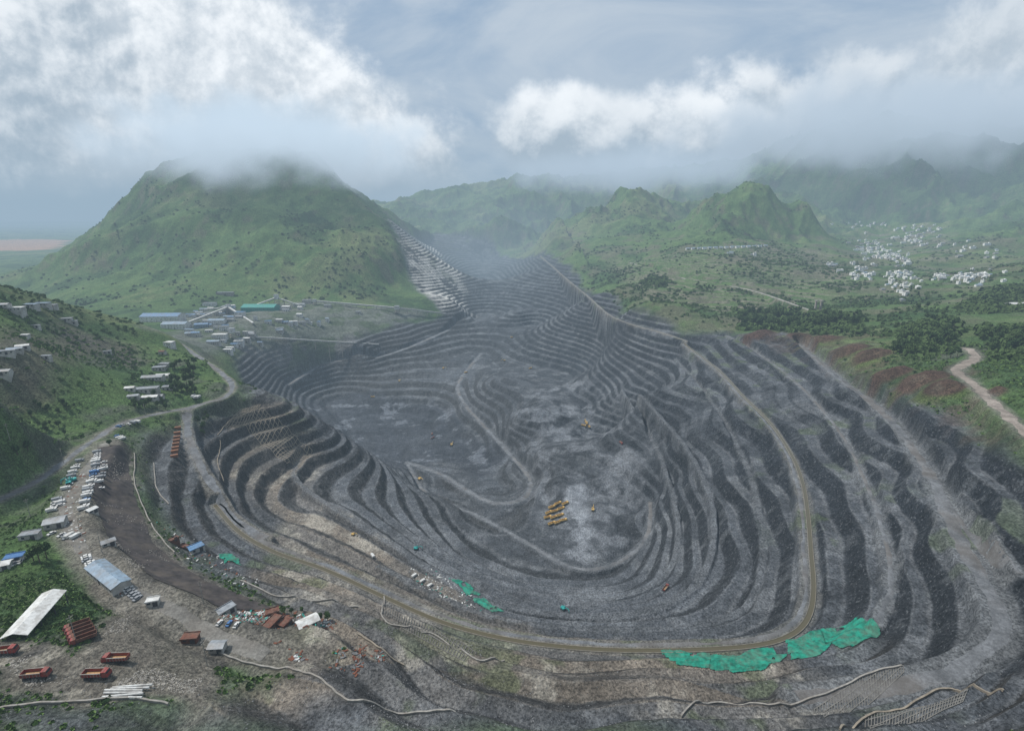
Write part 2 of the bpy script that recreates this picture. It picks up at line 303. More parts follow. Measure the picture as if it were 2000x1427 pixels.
m=1-sst(3.4,6,d_canal+n4*1.5); tot=mix(tot,C(.18,.175,.16)*(1+.2*n4[:,:,None]),m*.75)
weed=mine*flat*sst(.2,.45,fbm(XX,YY,25,4,.6,s=31))*sst(-215,-185,Z)*sst(.0,.5,n7+.4)
tot=mix(tot,C(.09,.125,.045),weed*.45)
tot=np.clip(tot,.01,.9)
# ---------------------------------------------------------------- mesh
def link(o):
    bpy.context.collection.objects.link(o); return o
def raw_mesh(name,co,f):
    me=bpy.data.meshes.new(name); co=np.asarray(co,np.float32); f=np.asarray(f,np.int32); kk=f.shape[1]
    me.vertices.add(len(co)); me.vertices.foreach_set("co",co.ravel())
    me.loops.add(f.size); me.loops.foreach_set("vertex_index",f.ravel())
    me.polygons.add(len(f)); me.polygons.foreach_set("loop_start",np.arange(0,f.size,kk,dtype=np.int32))
    me.update(calc_edges=True); return me
co=np.stack([XX,YY,Z+CAMZ],-1).reshape(-1,3)
i=np.arange((NR-1)*(NT-1)); r_=i//(NT-1); c_=i%(NT-1); a_=r_*NT+c_
me=raw_mesh("hillside_terrain",co,np.stack([a_,a_+1,a_+NT+1,a_+NT],-1))
me.polygons.foreach_set("use_smooth",np.ones(len(me.polygons),bool))
if me.polygons[1000].normal.z<0: me.flip_normals()
ca=me.color_attributes.new("albedo",'FLOAT_COLOR','POINT')
ca.data.foreach_set("color",np.concatenate([tot.reshape(-1,3),np.ones((len(co),1))],1).astype(np.float32).ravel())
terr=link(bpy.data.objects.new("terrain",me)); terr["kind"]="structure"
rockat=me.attributes.new("rocky",'FLOAT','POINT'); rockat.data.foreach_set("value",(mine*(1-br*.4)*(.2+.8*face)*(1-.5*sst(-10,20,a_pf))*(1-sst(.1,.5,mound))).ravel().astype(np.float32))
class NT_:
    def __init__(s,tree): s.t=tree; s.n=tree.nodes; s.l=tree.links
    def new(s,ty,**k):
        nd=s.n.new(ty)
        for a,b in k.items(): setattr(nd,a,b)
        return nd
    def set(s,nd,inp,v):
        if hasattr(v,"is_output") : s.l.new(v,nd.inputs[inp])
        else: nd.inputs[inp].default_value=v
    def math(s,op,a,b=0.0,c=None,clamp=False):
        nd=s.new("ShaderNodeMath",operation=op,use_clamp=clamp); s.set(nd,0,a); s.set(nd,1,b)
        if c is not None: s.set(nd,2,c)
        return nd.outputs[0]
    def noise(s,vec,scale,detail=4,rough=.5,dist=0.0):
        nd=s.new("ShaderNodeTexNoise"); s.set(nd,"Vector",vec); s.set(nd,"Scale",scale); s.set(nd,"Detail",detail); s.set(nd,"Roughness",rough); s.set(nd,"Distortion",dist)
        return nd.outputs["Fac"]
    def ramp(s,v,a,b,o0=0.0,o1=1.0,sm=True):
        nd=s.new("ShaderNodeMapRange",interpolation_type='SMOOTHSTEP' if sm else 'LINEAR'); s.set(nd,0,v); s.set(nd,1,a); s.set(nd,2,b); s.set(nd,3,o0); s.set(nd,4,o1)
        return nd.outputs[0]
    def mix(s,f,a,b,bt='MIX'):
        nd=s.new("ShaderNodeMix",data_type='RGBA',blend_type=bt); s.set(nd,"Factor",f)
        for i,v in ((6,a),(7,b)):
            if isinstance(v,tuple) and len(v)==3: v=(*v,1)
            s.set(nd,i,v)
        return nd.outputs[2]
    def vmath(s,op,a,b=(0,0,0)):
        nd=s.new("ShaderNodeVectorMath",operation=op); s.set(nd,0,a); s.set(nd,1,b); return nd.outputs[0]
mat=bpy.data.materials.new("terrain_ground"); mat.use_nodes=True
N=NT_(mat.node_tree); bs=N.n["Principled BSDF"]; N.set(bs,"Roughness",.95); N.set(bs,"Specular IOR Level",.1)
tc=N.new("ShaderNodeNewGeometry").outputs["Position"]
al=N.new("ShaderNodeAttribute",attribute_name="albedo").outputs["Color"]
rk=N.new("ShaderNodeAttribute",attribute_name="rocky").outputs["Fac"]
f1=N.noise(tc,.9,5,.7); f2=N.noise(tc,.2,5,.7); f3=N.noise(tc,.035,4,.7)
v=N.math('MULTIPLY',N.ramp(f1,.28,.72,.35,1.7),N.ramp(f2,.28,.72,.72,1.3)); v=N.math('MULTIPLY',v,N.ramp(f3,.3,.7,.85,1.15))
cmb=N.new("ShaderNodeCombineColor")
for i in range(3): N.l.new(v,cmb.inputs[i])
col=N.mix(1.0,al,cmb.outputs[0],'MULTIPLY')
fl=N.math('MULTIPLY',N.ramp(N.noise(tc,.6,7,.75),.54,.66),rk); col=N.mix(N.math('MULTIPLY',fl,.5),col,(.27,.285,.30))
N.l.new(col,bs.inputs["Base Color"])
bp=N.new("ShaderNodeBump"); N.set(bp,"Strength",1.0); N.set(bp,"Distance",1.5); N.l.new(N.math('ADD',f1,N.math('MULTIPLY',f2,2.2)),bp.inputs["Height"]); N.l.new(bp.outputs[0],bs.inputs["Normal"])
me.materials.append(mat)
# ---------------------------------------------------------------- general materials
MATS={}
def MT(name,c,rough=.7,var=.25,scale=1.5,metal=0.0,dirt=.0):
    if name in MATS: return MATS[name]
    m=bpy.data.materials.new(name); m.use_nodes=True; N=NT_(m.node_tree); b=N.n["Principled BSDF"]
    p=N.new("ShaderNodeNewGeometry").outputs["Position"]
    nz=N.noise(p,scale,5,.65)
    cc=N.mix(N.ramp(nz,.3,.7),tuple(x*(1-var) for x in c),tuple(min(1,x*(1+var)) for x in c))
    if dirt>0: cc=N.mix(N.math('MULTIPLY',N.ramp(N.noise(p,scale*.4,6,.7),.42,.62),dirt),cc,(.16,.13,.10))
    N.l.new(cc,b.inputs["Base Color"]); N.set(b,"Roughness",rough); N.set(b,"Metallic",metal); N.set(b,"Specular IOR Level",.3)
    MATS[name]=m; return m
m_white=MT("white_paint",(.60,.60,.58),.6,.12,.8,dirt=.45); m_wall=MT("plaster_wall",(.42,.41,.38),.85,.15,.4,dirt=.4)
m_roof=MT("grey_metal_roof",(.24,.26,.28),.5,.25,.5,dirt=.5); m_blue=MT("blue_metal_roof",(.10,.20,.34),.5,.2,.5,dirt=.4)
m_bluegrey=MT("blue_grey_roof",(.20,.27,.34),.5,.25,.4,dirt=.45)
m_teal=MT("teal_metal_roof",(.03,.24,.20),.5,.2,.5,dirt=.2); m_glass=MT("window_glass",(.03,.04,.05),.15,.2)
m_dark=MT("dark_rubber",(.025,.025,.027),.8); m_frame=MT("dark_steel",(.06,.06,.065),.6)
m_red=MT("red_vehicle_paint",(.24,.035,.03),.5,.25,2,dirt=.5); m_orange=MT("orange_bed_paint",(.42,.24,.10),.6,.3,1.5,dirt=.55)
m_yellow=MT("yellow_vehicle_paint",(.60,.40,.13),.5,.15,2,dirt=.25); m_conc=MT("pale_concrete",(.27,.255,.23),.9,.25,.6,dirt=.4)
m_tan=MT("tan_concrete",(.24,.205,.16),.9,.25,.5); m_bark=MT("bark",(.08,.06,.045),.9)
m_rust=MT("rusty_steel",(.13,.05,.032),.8,.35,1.2,dirt=.4); m_bcar=MT("blue_vehicle_paint",(.06,.15,.32),.4); m_gcar=MT("grey_vehicle_paint",(.25,.26,.27),.4)
m_tealp=MT("teal_vehicle_paint",(.03,.30,.28),.5)
class MB:
    def __init__(s): s.v=[]; s.f=[]; s.m=[]
    def add(s,vs,fs,mi=0):
        o=len(s.v); s.v+=[tuple(p) for p in vs]; s.f+=[tuple(i+o for i in f) for f in fs]; s.m+=[mi]*len(fs)
    def box(s,c,d,mi=0,rz=0.0,ry=0.0,top=(1,1),shift=0.0):
        x,y,z=d[0]/2,d[1]/2,d[2]/2
        P=[(-x,-y,-z),(x,-y,-z),(x,y,-z),(-x,y,-z),(-x*top[0]+shift,-y*top[1],z),(x*top[0]+shift,-y*top[1],z),(x*top[0]+shift,y*top[1],z),(-x*top[0]+shift,y*top[1],z)]
        Q=Matrix.Rotation(rz,3,'Z')@Matrix.Rotation(ry,3,'Y')
        P=[Vector(c)+Q@Vector(p) for p in P]
        s.add(P,[(3,2,1,0),(4,5,6,7),(0,1,5,4),(1,2,6,5),(2,3,7,6),(3,0,4,7)],mi)
    def cyl(s,c,r,h,axis='Z',seg=12,mi=0,r2=None):
        r2=r if r2 is None else r2; P=[]
        for k,(rr,zz_) in enumerate(((r,-h/2),(r2,h/2))):
            for i in range(seg):
                a=2*math.pi*i/seg; p=(rr*math.cos(a),rr*math.sin(a),zz_)
                if axis=='Y': p=(p[0],p[2],-p[1])
                if axis=='X': p=(p[2],p[1],-p[0])
                P.append((c[0]+p[0],c[1]+p[1],c[2]+p[2]))
        F=[(i,(i+1)%seg,seg+(i+1)%seg,seg+i) for i in range(seg)]+[tuple(range(seg-1,-1,-1)),tuple(range(seg,2*seg))]
        s.add(P,F,mi)
    def gable(s,L,Wd,z,rise,over,th=.18,mi=0):
        x=L/2+over; y=Wd/2+over; ze=z-over*rise/(Wd/2)
        P=[(-x,-y,ze),(x,-y,ze),(x,0,z+rise),(-x,0,z+rise),(-x,y,ze),(x,y,ze)]
        P+=[(a,b,c+th) for a,b,c in P]
        s.add(P,[(0,3,2,1),(3,4,5,2),(6,7,8,9),(9,8,11,10),(0,1,7,6),(4,10,11,5),(0,6,9,3),(3,9,10,4),(1,2,8,7),(2,5,11,8)],mi)
    def mesh(s,name,mats):
        me=bpy.data.meshes.new(name); me.from_pydata(s.v,[],s.f); 
        for m in mats: me.materials.append(m)
        me.polygons.foreach_set("material_index",s.m); me.update(); return me
def tag(o,label,cat,group=None):
    if label: o["label"]=label
    if cat: o["category"]=cat
    if group: o["group"]=group
def empty(name,loc,rz=0,sc=1.0,label=None,cat=None,group=None):
    o=link(bpy.data.objects.new(name,None)); o.location=loc; o.rotation_euler=(0,0,rz); o.scale=(sc,)*3
    tag(o,label,cat,group); o.empty_display_size=.5; return o
def part(name,me,par,loc=(0,0,0),rz=0):
    o=link(bpy.data.objects.new(name,me)); o.parent=par; o.location=loc; o.rotation_euler=(0,0,rz); return o
def ang(p,q): return math.atan2(q[1]-p[1],q[0]-p[0])
def W3(x,y,dz=0): return (x,y,height(x,y)+CAMZ+dz)
_vc={}
def truck_parts(cabm,bedm,inm,key):
    if key in _vc: return _vc[key]
    a=MB(); a.box((-.2,0,.95),(8.6,.9,.32)); a.box((-.2,0,.7),(.5,2.2,.5)); a.box((4.35,0,.75),(.25,2.4,.5)); a.box((1.9,1.0,.8),(1.2,.5,.6)); a.box((1.9,-1.0,.8),(1.2,.5,.6))
    b=MB(); b.box((3.45,0,1.65),(1.9,2.4,1.3)); b.box((3.35,0,2.65),(1.7,2.3,.75),top=(.8,.92),shift=-.1)
    gl=MB(); gl.box((4.2,0,2.6),(.08,1.95,.6),ry=-.22)
    c=MB(); c.box((-.95,0,1.3),(6.6,2.3,.16),1)
    for s_ in(-1,1):
        c.box((-.95,s_*1.2,2.0),(6.7,.1,1.4))
        for k in range(7): c.box((-4.1+k*1.05,s_*1.29,2.0),(.12,.08,1.36),2)
        c.box((-.95,s_*1.26,2.74),(6.8,.24,.1),2)
    c.box((2.4,0,2.2),(.1,2.5,1.8)); c.box((-4.25,0,1.95),(.1,2.5,1.3)); c.box((2.75,0,3.05),(.9,2.4,.08))
    c.box((-.95,0,1.45),(6.2,2.1,.25),1,top=(.7,.6))
    w=MB(); w.cyl((0,0,0),.55,.42,'Y',14,0); w.cyl((0,0,0),.26,.46,'Y',10,1)
    r=dict(chassis=a.mesh("chassis",[m_frame]),cab=b.mesh("cab",[cabm]),windscreen=gl.mesh("windscreen",[m_glass]),bed=c.mesh("dump_bed",[bedm,inm,m_conc if key=="red" else bedm]),wheel=w.mesh("wheel",[m_dark,m_frame]))
    _vc[key]=r; return r
def truck(x,y,rz,key,cabm,bedm,inm,label,group,sc=1.0):
    T=truck_parts(cabm,bedm,inm,key); o=empty("dump_truck",W3(x,y,.02),rz,sc,label,"dump truck",group)
    for k in("chassis","cab","windscreen"): part(k,T[k],o)
    part("dump_bed",T["bed"],o)
    for wx in(3.3,-1.7,-3.1):
        for wy in(-1.02,1.02): part("wheel",T["wheel"],o,(wx,wy,.55))
    return o
def car_parts(m,kind):
    k=(m.name,kind)
    if k in _vc: return _vc[k]
    a=MB()
    if kind=='car':
        a.box((0,0,.62),(4.5,1.8,.55),top=(.97,.94)); a.box((-.2,0,1.13),(2.5,1.6,.5),1,top=(.72,.85)); a.box((-.2,0,1.41),(1.7,1.3,.06),0)
        wp=[(1.4,.85),(-1.4,.85),(1.4,-.85),(-1.4,-.85)]; wr=.33
    else:
        a.box((2.0,0,1.25),(1.4,2.0,1.5),top=(.85,.93)); a.box((2.62,0,1.5),(.12,1.7,.6),1,ry=-.1); a.box((-.8,0,1.5),(4.0,2.1,1.6)); a.box((0,0,.6),(5.4,1.0,.25),1)
        wp=[(1.8,.9),(-1.6,.9),(1.8,-.9),(-1.6,-.9)]; wr=.42
    w=MB(); w.cyl((0,0,0),wr,.24,'Y',12)
    _vc[k]=(a.mesh(kind+"_body",[m,m_glass]),w.mesh("wheel",[m_dark]),wp,wr); return _vc[k]
def car(x,y,rz,m,kind,label,group,sc=1.0):
    b,w,wp,wr=car_parts(m,kind); o=empty("parked_car" if kind=='car' else "box_truck",W3(x,y,.02),rz,sc,label,"car" if kind=='car' else "small truck",group)
    part("body",b,o)
    for p in wp: part("wheel",w,o,(p[0],p[1],wr))
def exca_parts(m):
    k=("ex",m.name)
    if k in _vc: return _vc[k]
    t=MB(); t.box((0,0,.5),(4.4,.6,.9),top=(.8,1))
    b=MB(); b.box((-.4,0,1.75),(3.4,2.7,1.2)); b.box((-1.6,0,1.9),(1.0,2.6,1.3)); b.box((0,0,1.05),(1.4,1.4,.3),1)
    c=MB(); c.box((.6,.85,2.7),(1.5,1.0,1.5),0,top=(.85,.9)); c.box((1.3,.85,2.8),(.1,.85,1.0),1)
    bo=MB(); bo.box((2.4,-.2,3.1),(3.4,.5,.55),ry=-.75); bo.box((4.9,-.2,3.9),(2.8,.45,.5),ry=.35); bo.box((6.3,-.2,2.2),(.4,.35,2.9),ry=-.15)
    bk=MB(); bk.box((6.2,-.2,.8),(1.1,1.3,.9),top=(.7,1),shift=.2)
    _vc[k]=(t.mesh("track",[m_dark]),b.mesh("engine_housing",[m,m_frame]),c.mesh("cab",[m,m_glass]),bo.mesh("boom",[m]),bk.mesh("bucket",[m_frame])); return _vc[k]
def excavator(x,y,rz,m,label,sc=1.0):
    t,b,c,bo,bk=exca_parts(m); o=empty("excavator",W3(x,y,.02),rz,sc,label,"excavator","machines working in the mine")
    part("track",t,o,(0,1.05,0)); part("track",t,o,(0,-1.05,0)); part("engine_housing",b,o); part("cab",c,o); part("boom",bo,o); part("bucket",bk,o)
yardg="red dump trucks parked in the dirt yard"
for px,py,rz in [(72,1322,.12),(190,1322,.05),(228,1291,3.2),(8,1277,.2)]:
    x,y,_=pixel_to_ground(px,py); truck(x,y,rz,"red",m_red,m_red,m_orange,"red dump truck with orange open bed on dirt yard",yardg,.86)
p1=pixel_to_ground(148,1232)
for k in range(5):
    truck(p1[0]+k*1.9-.6,p1[1]-k*1.6+1.5,.62+random.uniform(-.04,.04)+math.pi,"redb",m_red,m_rust,m_rust,"rust-red dump truck parked tightly beside others on dirt",yardg,.8)
for k,(px,py) in enumerate([(1072,1003),(1084,1000),(1096,995),(1104,985),(1078,992),(1090,985),(1070,1012),(1082,1012),(1094,1008),(1078,1024),(1090,1022),(1100,1018)]):
    x,y,_=pixel_to_ground(px,py); truck(x,y,.5+random.uniform(-.15,.15),"yel",m_yellow,m_yellow,m_yellow,"yellow haul truck parked in rows on the pit floor","yellow haul trucks parked on the pit floor",.95)
mv=[(1146,828,0),(1150,834,0),(1140,832,0),(844,848,1),(845,856,1),(1213,866,1),(1300,1150,1),(910,728,0),(1036,720,0),(728,776,0)]
for px,py,c in mv:
    x,y,_=pixel_to_ground(px,py)
    if c: truck(x,y,random.uniform(0,6.3),"red",m_red,m_red,m_orange,"red dump truck driving on grey mine floor","trucks driving in the mine",.8)
    else: truck(x,y,random.uniform(0,6.3),"yel",m_yellow,m_yellow,m_yellow,"yellow haul truck driving on grey mine floor","trucks driving in the mine",.9)
for px,py,c,s_ in [(820,937,0,1.1),(882,870,0,1.1),(1158,997,0,1),(813,1073,1,.8),(1100,1190,1,.75),(1145,826,0,1.1),(866,720,0,1.1),(985,705,0,1.1),(1000,660,0,1.2),(780,745,0,1.0),(690,1045,0,.6)]:
    x,y,_=pixel_to_ground(px,py); excavator(x,y,random.uniform(0,6.3),m_tealp if c else m_yellow,("teal" if c else "yellow")+" excavator with raised boom on mine bench",s_)
g_car="vehicles parked along the dirt road"
def row(pts,nn,jit=.8,kinds=('car','box'),sc=1.0):
    W_=[pixel_to_ground(*p) for p in pts]; 
    seg=[math.dist(W_[i][:2],W_[i+1][:2]) for i in range(len(W_)-1)]; tt=sum(seg)
    for k in range(nn):
        d=tt*(k+.5)/nn; i=0
        while d>seg[i] and i<len(seg)-1: d-=seg[i]; i+=1
        u=d/seg[i]; x=W_[i][0]+(W_[i+1][0]-W_[i][0])*u; y=W_[i][1]+(W_[i+1][1]-W_[i][1])*u
        a=ang(W_[i],W_[i+1])+math.pi/2+random.uniform(-.2,.2)
        m=random.choice([m_white,m_white,m_white,m_white,m_white,m_white,m_gcar,m_gcar,m_bcar]); kd=random.choice(kinds)
        nm={"white_paint":"white","grey_vehicle_paint":"grey","blue_vehicle_paint":"blue"}[m.name]
        car(x+random.uniform(-jit,jit)*.7,y+random.uniform(-jit,jit)*.5,a,m,kd,nm+(" car" if kd=='car' else " box truck")+" parked side by side on gravel",g_car,sc)
row([(192,882),(183,930),(172,960),(163,998)],24,sc=.85); row([(157,898),(140,930),(128,960)],8,sc=.8); row([(112,975),(103,1000)],5,sc=.8); row([(125,1045),(150,1050)],3,sc=.8)
row([(165,1085),(180,1105)],5,kinds=('car',),sc=.8); row([(245,1150),(275,1170)],5,kinds=('car',),sc=.8); row([(120,975),(118,990)],3,sc=.8)
row([(722,1086),(733,1087)],1,kinds=('box',),sc=.8); row([(800,1120),(850,1150)],3,kinds=('box',),sc=.7); row([(10,1105),(40,1098)],5,kinds=('car',),sc=.8); row([(225,850),(240,860)],3,sc=.9)
row([(140,1052),(95,1040)],3,sc=.8); row([(375,775),(390,778)],3,kinds=('box',)); row([(420,1215),(470,1222)],3,kinds=('car',),sc=.7); row([(225,835),(275,826)],5); row([(205,900),(196,960)],7,sc=.8)
for px,py in [(143,940),(135,946)]:
    x,y,_=pixel_to_ground(px,py); excavator(x,y,random.uniform(0,6),m_tealp,"teal excavator parked on gravel yard",.8)
# ---- buildings
win=MB(); win.box((0,0,0),(1.1,.06,1.0)); win_me=win.mesh("window",[m_glass])
dr=MB(); dr.box((0,0,0),(1.6,.08,2.3)); dr_me=dr.mesh("door",[m_frame])
def building(name,x,y,L,Wd,Hh,rz,roof,mw,mr,label,cat,group=None,wins=True,open_=False,dz=0):
    cs=[height(x+a*math.cos(rz)-b*math.sin(rz),y+a*math.sin(rz)+b*math.cos(rz)) for a in(-L/2,0,L/2) for b in(-Wd/2,Wd/2)]
    z=sum(cs)/len(cs)+CAMZ; base=min(cs)+CAMZ-z-1
    o=empty(name,(x,y,z+dz),rz,1,label,cat,group)
    w=MB()
    if open_:
        nx=max(2,int(L/6))
        for i in range(nx+1):
            for s_ in(-1,1): w.box((-L/2+L*i/nx,s_*(Wd/2-.15),(Hh+base)/2),(.25,.25,Hh-base))
        part("post_frame",w.mesh("post_frame",[m_frame]),o)
    else:
        w.box((0,0,(Hh+base)/2),(L,Wd,Hh-base))
        if roof=='gable':
            r=Wd*.16; w.add([(-L/2,-Wd/2,Hh),(-L/2,Wd/2,Hh),(-L/2,0,Hh+r),(L/2,-Wd/2,Hh),(L/2,Wd/2,Hh),(L/2,0,Hh+r)],[(0,2,1),(3,4,5)])
        part("wall",w.mesh("wall",[mw]),o)
    rf=MB()
    if roof=='gable':
        rf.gable(L,Wd,Hh+.02,Wd*.16,.4)
        nr=int(L/2.2)
        for i in range(1,nr): rf.box((-L/2+L*i/nr,0,Hh+Wd*.16+.22),(.12,.5,.06))
    else:
        rf.box((0,0,Hh+.13),(L+.6,Wd+.6,.22)); 
        for s_ in(-1,1): rf.box((0,s_*(Wd/2+.2),Hh+.4),(L+.55,.18,.3)); 
    part("roof",rf.mesh("roof",[mr]),o)
    if wins and not open_:
        nw=max(2,min(8,int(L/3)))
        fl=max(1,int(Hh/3))
        for f_ in range(min(fl,3)):
            for i in range(nw):
                for s_ in(-1,1):
                    if i==nw//2 and f_==0: 
                        if s_==-1: part("door",dr_me,o,(-L/2+L*(i+.5)/nw,s_*(Wd/2+.04),1.15)); continue
                    part("window",win_me,o,(-L/2+L*(i+.5)/nw,s_*(Wd/2+.03),1.7+f_*3))
    return o
def between(p,q,Wd,Hh,*a,**k):
    P=pixel_to_ground(*p);Q=pixel_to_ground(*q); name=k.pop("name","shed")
    return building(name,(P[0]+Q[0])/2,(P[1]+Q[1])/2,math.dist(P[:2],Q[:2]),Wd,Hh,ang(P,Q),*a,**k)
between((30,1248),(112,1180),7,3.2,'gable',m_conc,m_white,"long open shed with weathered white sheet roof",'shed',open_=True)
between((188,1112),(240,1155),6.5,3.2,'gable',m_wall,m_bluegrey,"workshop with blue-grey corrugated roof by vehicles",'shed')
between((90,1030),(130,1022),6,3.0,'gable',m_wall,m_roof,"small grey-roofed hut beside parked trucks",'hut')
between((582,1222),(622,1220),4.5,2.4,'gable',m_wall,m_white,"white-roofed site hut among scrap",'hut')
between((370,1078),(398,1072),5,2.6,'flat',m_wall,m_blue,"blue-roofed cabin on a bare ledge",'hut',name="site_cabin")
between((412,1268),(440,1268),3.5,2.2,'gable',m_wall,m_roof,"dark grey-roofed hut at the wall edge",'hut')
between((425,1196),(460,1198),3.5,2.2,'flat',m_wall,m_roof,"grey flat-roofed shelter beside dirt track",'shelter')
between((520,1224),(545,1214),3.5,1.8,'flat',m_rust,m_rust,"rust-red sheet metal shed",'shed'); between((548,1224),(566,1216),3.5,1.6,'flat',m_rust,m_rust,"rusty-roofed metal shed among scrap",'shed')
between((358,1250),(388,1250),3,1.8,'flat',m_rust,m_rust,"small red metal shed on dirt",'shed')
between((520,1200),(545,1198),3,1.6,'flat',m_rust,m_rust,"low rusty steel shed",'shed')
between((320,1052),(350,1062),2.4,1.2,'flat',m_rust,m_rust,"low rusty steel bin on ledge",'shed'); between((352,1066),(372,1074),2.4,1.2,'flat',m_rust,m_rust,"low rusty steel bin on ledge",'shed')
for px,py,L,Wd,Hh,mr,rz in [(20,606,22,8,3,m_white,.2),(58,599,14,8,3,m_bluegrey,.1),(80,597,16,8,3,m_bluegrey,.1),(100,600,10,7,3,m_roof,.1),(130,627,10,7,3,m_roof,.4),(142,632,8,6,3,m_roof,.4),(10,690,12,6,2.8,m_roof,.5),(30,686,9,5,2.6,m_bluegrey,.6),(45,680,8,5,2.6,m_white,.6),(8,730,9,6,2.8,m_roof,.3),
   (300,742,18,8,3.5,m_roof,.2),(320,738,12,7,3.2,m_white,.2),(312,722,12,7,3.2,m_roof,.3),(285,765,20,8,3.2,m_roof,.25),(322,715,10,6,3,m_roof,0),(318,692,6,5,4,m_rust,0),(330,760,10,6,3,m_roof,.3),(255,762,7,5,3,m_white,.3),(35,612,12,6,3,m_white,.3),(5,600,12,7,3,m_roof,.2),(48,660,7,5,3,m_white,.2),(295,780,12,6,3,m_white,.2),(262,778,8,5,3,m_roof,.3),(60,1050,7,4,2.6,m_roof,.3),(310,778,8,5,3,m_roof,.2),(70,640,7,4,2.5,m_roof,.3),(90,700,7,4,2.5,m_roof,.1),(210,690,7,4,2.5,m_roof,.5),(180,1000,4,3,2.3,m_white,1.2),(212,1062,5,3,2.3,m_roof,.8),(300,1180,4,2.6,2.2,m_white,.3),(30,1095,6,3.5,2.4,m_bcar,.4),(5,1110,6,3.5,2.4,m_white,.4)]:
    x,y,_=pixel_to_ground(px,py); building("hillside_building",x,y,L,Wd,Hh,rz,random.choice(['gable','flat']),m_wall,mr,"low single-storey building with metal roof on green hillside","building","buildings on the green hillside")
gp="buildings of the ore processing plant"
PB=[(320,628,75,30,12,'gable',m_white,m_blue,.05,"long factory hall with blue metal roof"),(345,640,45,22,9,'gable',m_white,m_bluegrey,.05,"white factory hall with pale blue roof"),
   (510,606,75,34,10,'gable',m_teal,m_teal,0.0,"factory hall with teal green roof"),(445,612,22,14,16,'flat',m_bluegrey,m_roof,0,"blue-grey crushing building"),(470,620,18,12,12,'flat',m_white,m_blue,0,"white screening building with blue roof"),
   (425,632,30,14,8,'gable',m_white,m_bluegrey,.1,"white hall with pale blue roof"),(395,640,24,12,7,'gable',m_bluegrey,m_blue,.2,"blue workshop hall"),(430,660,24,12,8,'flat',m_white,m_white,.1,"white flat-roofed office block"),(418,672,20,10,6,'gable',m_wall,m_bluegrey,.1,"grey workshop with pale roof"),
   (410,596,30,10,6,'flat',m_white,m_roof,0,"white office block below the hill"),(440,574,40,10,5,'flat',m_conc,m_roof,.05,"grey ledge building above plant"),(600,592,20,12,8,'flat',m_wall,m_roof,.1,"concrete transfer station"),(585,598,26,10,6,'gable',m_white,m_roof,.1,"white storage hall"),(560,604,18,10,7,'gable',m_wall,m_white,0,"pale storage hall"),
   (640,600,16,10,6,'flat',m_wall,m_roof,.2,"small concrete building"),(490,656,16,8,5,'gable',m_wall,m_roof,0,"grey pump house"),(700,612,12,8,5,'flat',m_wall,m_roof,0,"concrete cabin by conveyor"),(445,688,14,8,6,'flat',m_white,m_white,0,"white cabin on rim"),(375,655,20,9,5,'gable',m_wall,m_bluegrey,.2,"low hall with pale roof"),(545,628,14,9,5,'flat',m_wall,m_white,0,"pale cabin in plant yard")]
for k in range(64):
    PB.append((random.gauss(455,65) if k%2 else random.uniform(370,640),random.uniform(598,682) if k%2 else random.uniform(600,650),random.uniform(6,16),random.uniform(4,9),random.uniform(3,9),random.choice(['flat','gable']),random.choice([m_wall,m_white]),random.choice([m_white,m_roof,m_bluegrey,m_blue]),random.uniform(-.1,.3),"small pale industrial building"))
for px,py,L,Wd,Hh,rf,mw,mr,rz,lb in PB:
    x,y,_=pixel_to_ground(px,py); building("factory_building",x,y,L,Wd,Hh,rz,rf,mw,mr,lb+" in the processing plant","factory",gp)
def tower(px,py,w_,h_,lab):
    x,y,_=pixel_to_ground(px,py); z=height(x,y)+CAMZ
    o=empty("transfer_tower",(x,y,z),.1,1,lab,"tower")
    f=MB()
    for a in(-1,1):
        for b in(-1,1): f.box((a*w_*.45,b*w_*.45,h_*.3-2),(.7,.7,h_*.6+4))
    for zz_ in(h_*.2,h_*.4): f.box((0,0,zz_),(w_,w_,.4))
    part("frame",f.mesh("frame",[m_conc]),o)
    g=MB(); g.box((0,0,h_*.8+.02),(w_,w_,h_*.4)); part("housing",g.mesh("housing",[m_white]),o)
    r=MB(); r.box((0,0,h_+.25),(w_+1,w_+1,.4)); part("roof",r.mesh("roof",[m_roof]),o)
    for i in range(3): part("window",win_me,o,(-w_*.3+i*w_*.3,-w_/2-.04,h_*.8)); 
    return (x,y,z+h_*.75)
t1=tower(776,613,11,20,"concrete conveyor transfer tower above the pit rim"); t2=tower(615,596,8,14,"conveyor transfer tower beside plant"); t3=tower(542,598,9,28,"tall white ore bin tower in plant"); t4=tower(455,662,9,20,"white stair tower at plant edge"); t5=tower(448,614,9,22,"crusher tower with inclined galleries")
def gallery(P,Q,w_,lab):
    P=Vector(P);Q=Vector(Q); d=Q-P; L=d.length; hz_=math.hypot(d.x,d.y)
    o=empty("conveyor",P,0,1,lab,"conveyor","conveyor galleries of the plant")
    b=MB(); az_=math.atan2(d.y,d.x); el=math.atan2(d.z,hz_)
    b.box(tuple(d/2),(L,w_,w_*.9),0,az_,-el); b.box(tuple(d/2+Vector((0,0,w_*.45+.15))),(L,w_+.4,.2),1,az_,-el)
    part("gallery",b.mesh("gallery",[m_wall,m_white]),o)
    nn=max(1,int(L/28)); 
    for i in range(1,nn+1):
        p=d*(i/(nn+1)); g=height(P.x+p.x,P.y+p.y)+CAMZ-P.z
        if p.z-g>2.5:
            s_=MB(); s_.box((-w_*.4,0,(p.z+g)/2-w_*.3),(.5,.5,p.z-g)); s_.box((w_*.4,0,(p.z+g)/2-w_*.3),(.5,.5,p.z-g)); s_.box((0,0,(p.z+g)/2),(w_*.8,.3,.3))
            part("support",s_.mesh("support",[m_conc]),o,(p.x,p.y,0),az_+math.pi/2)
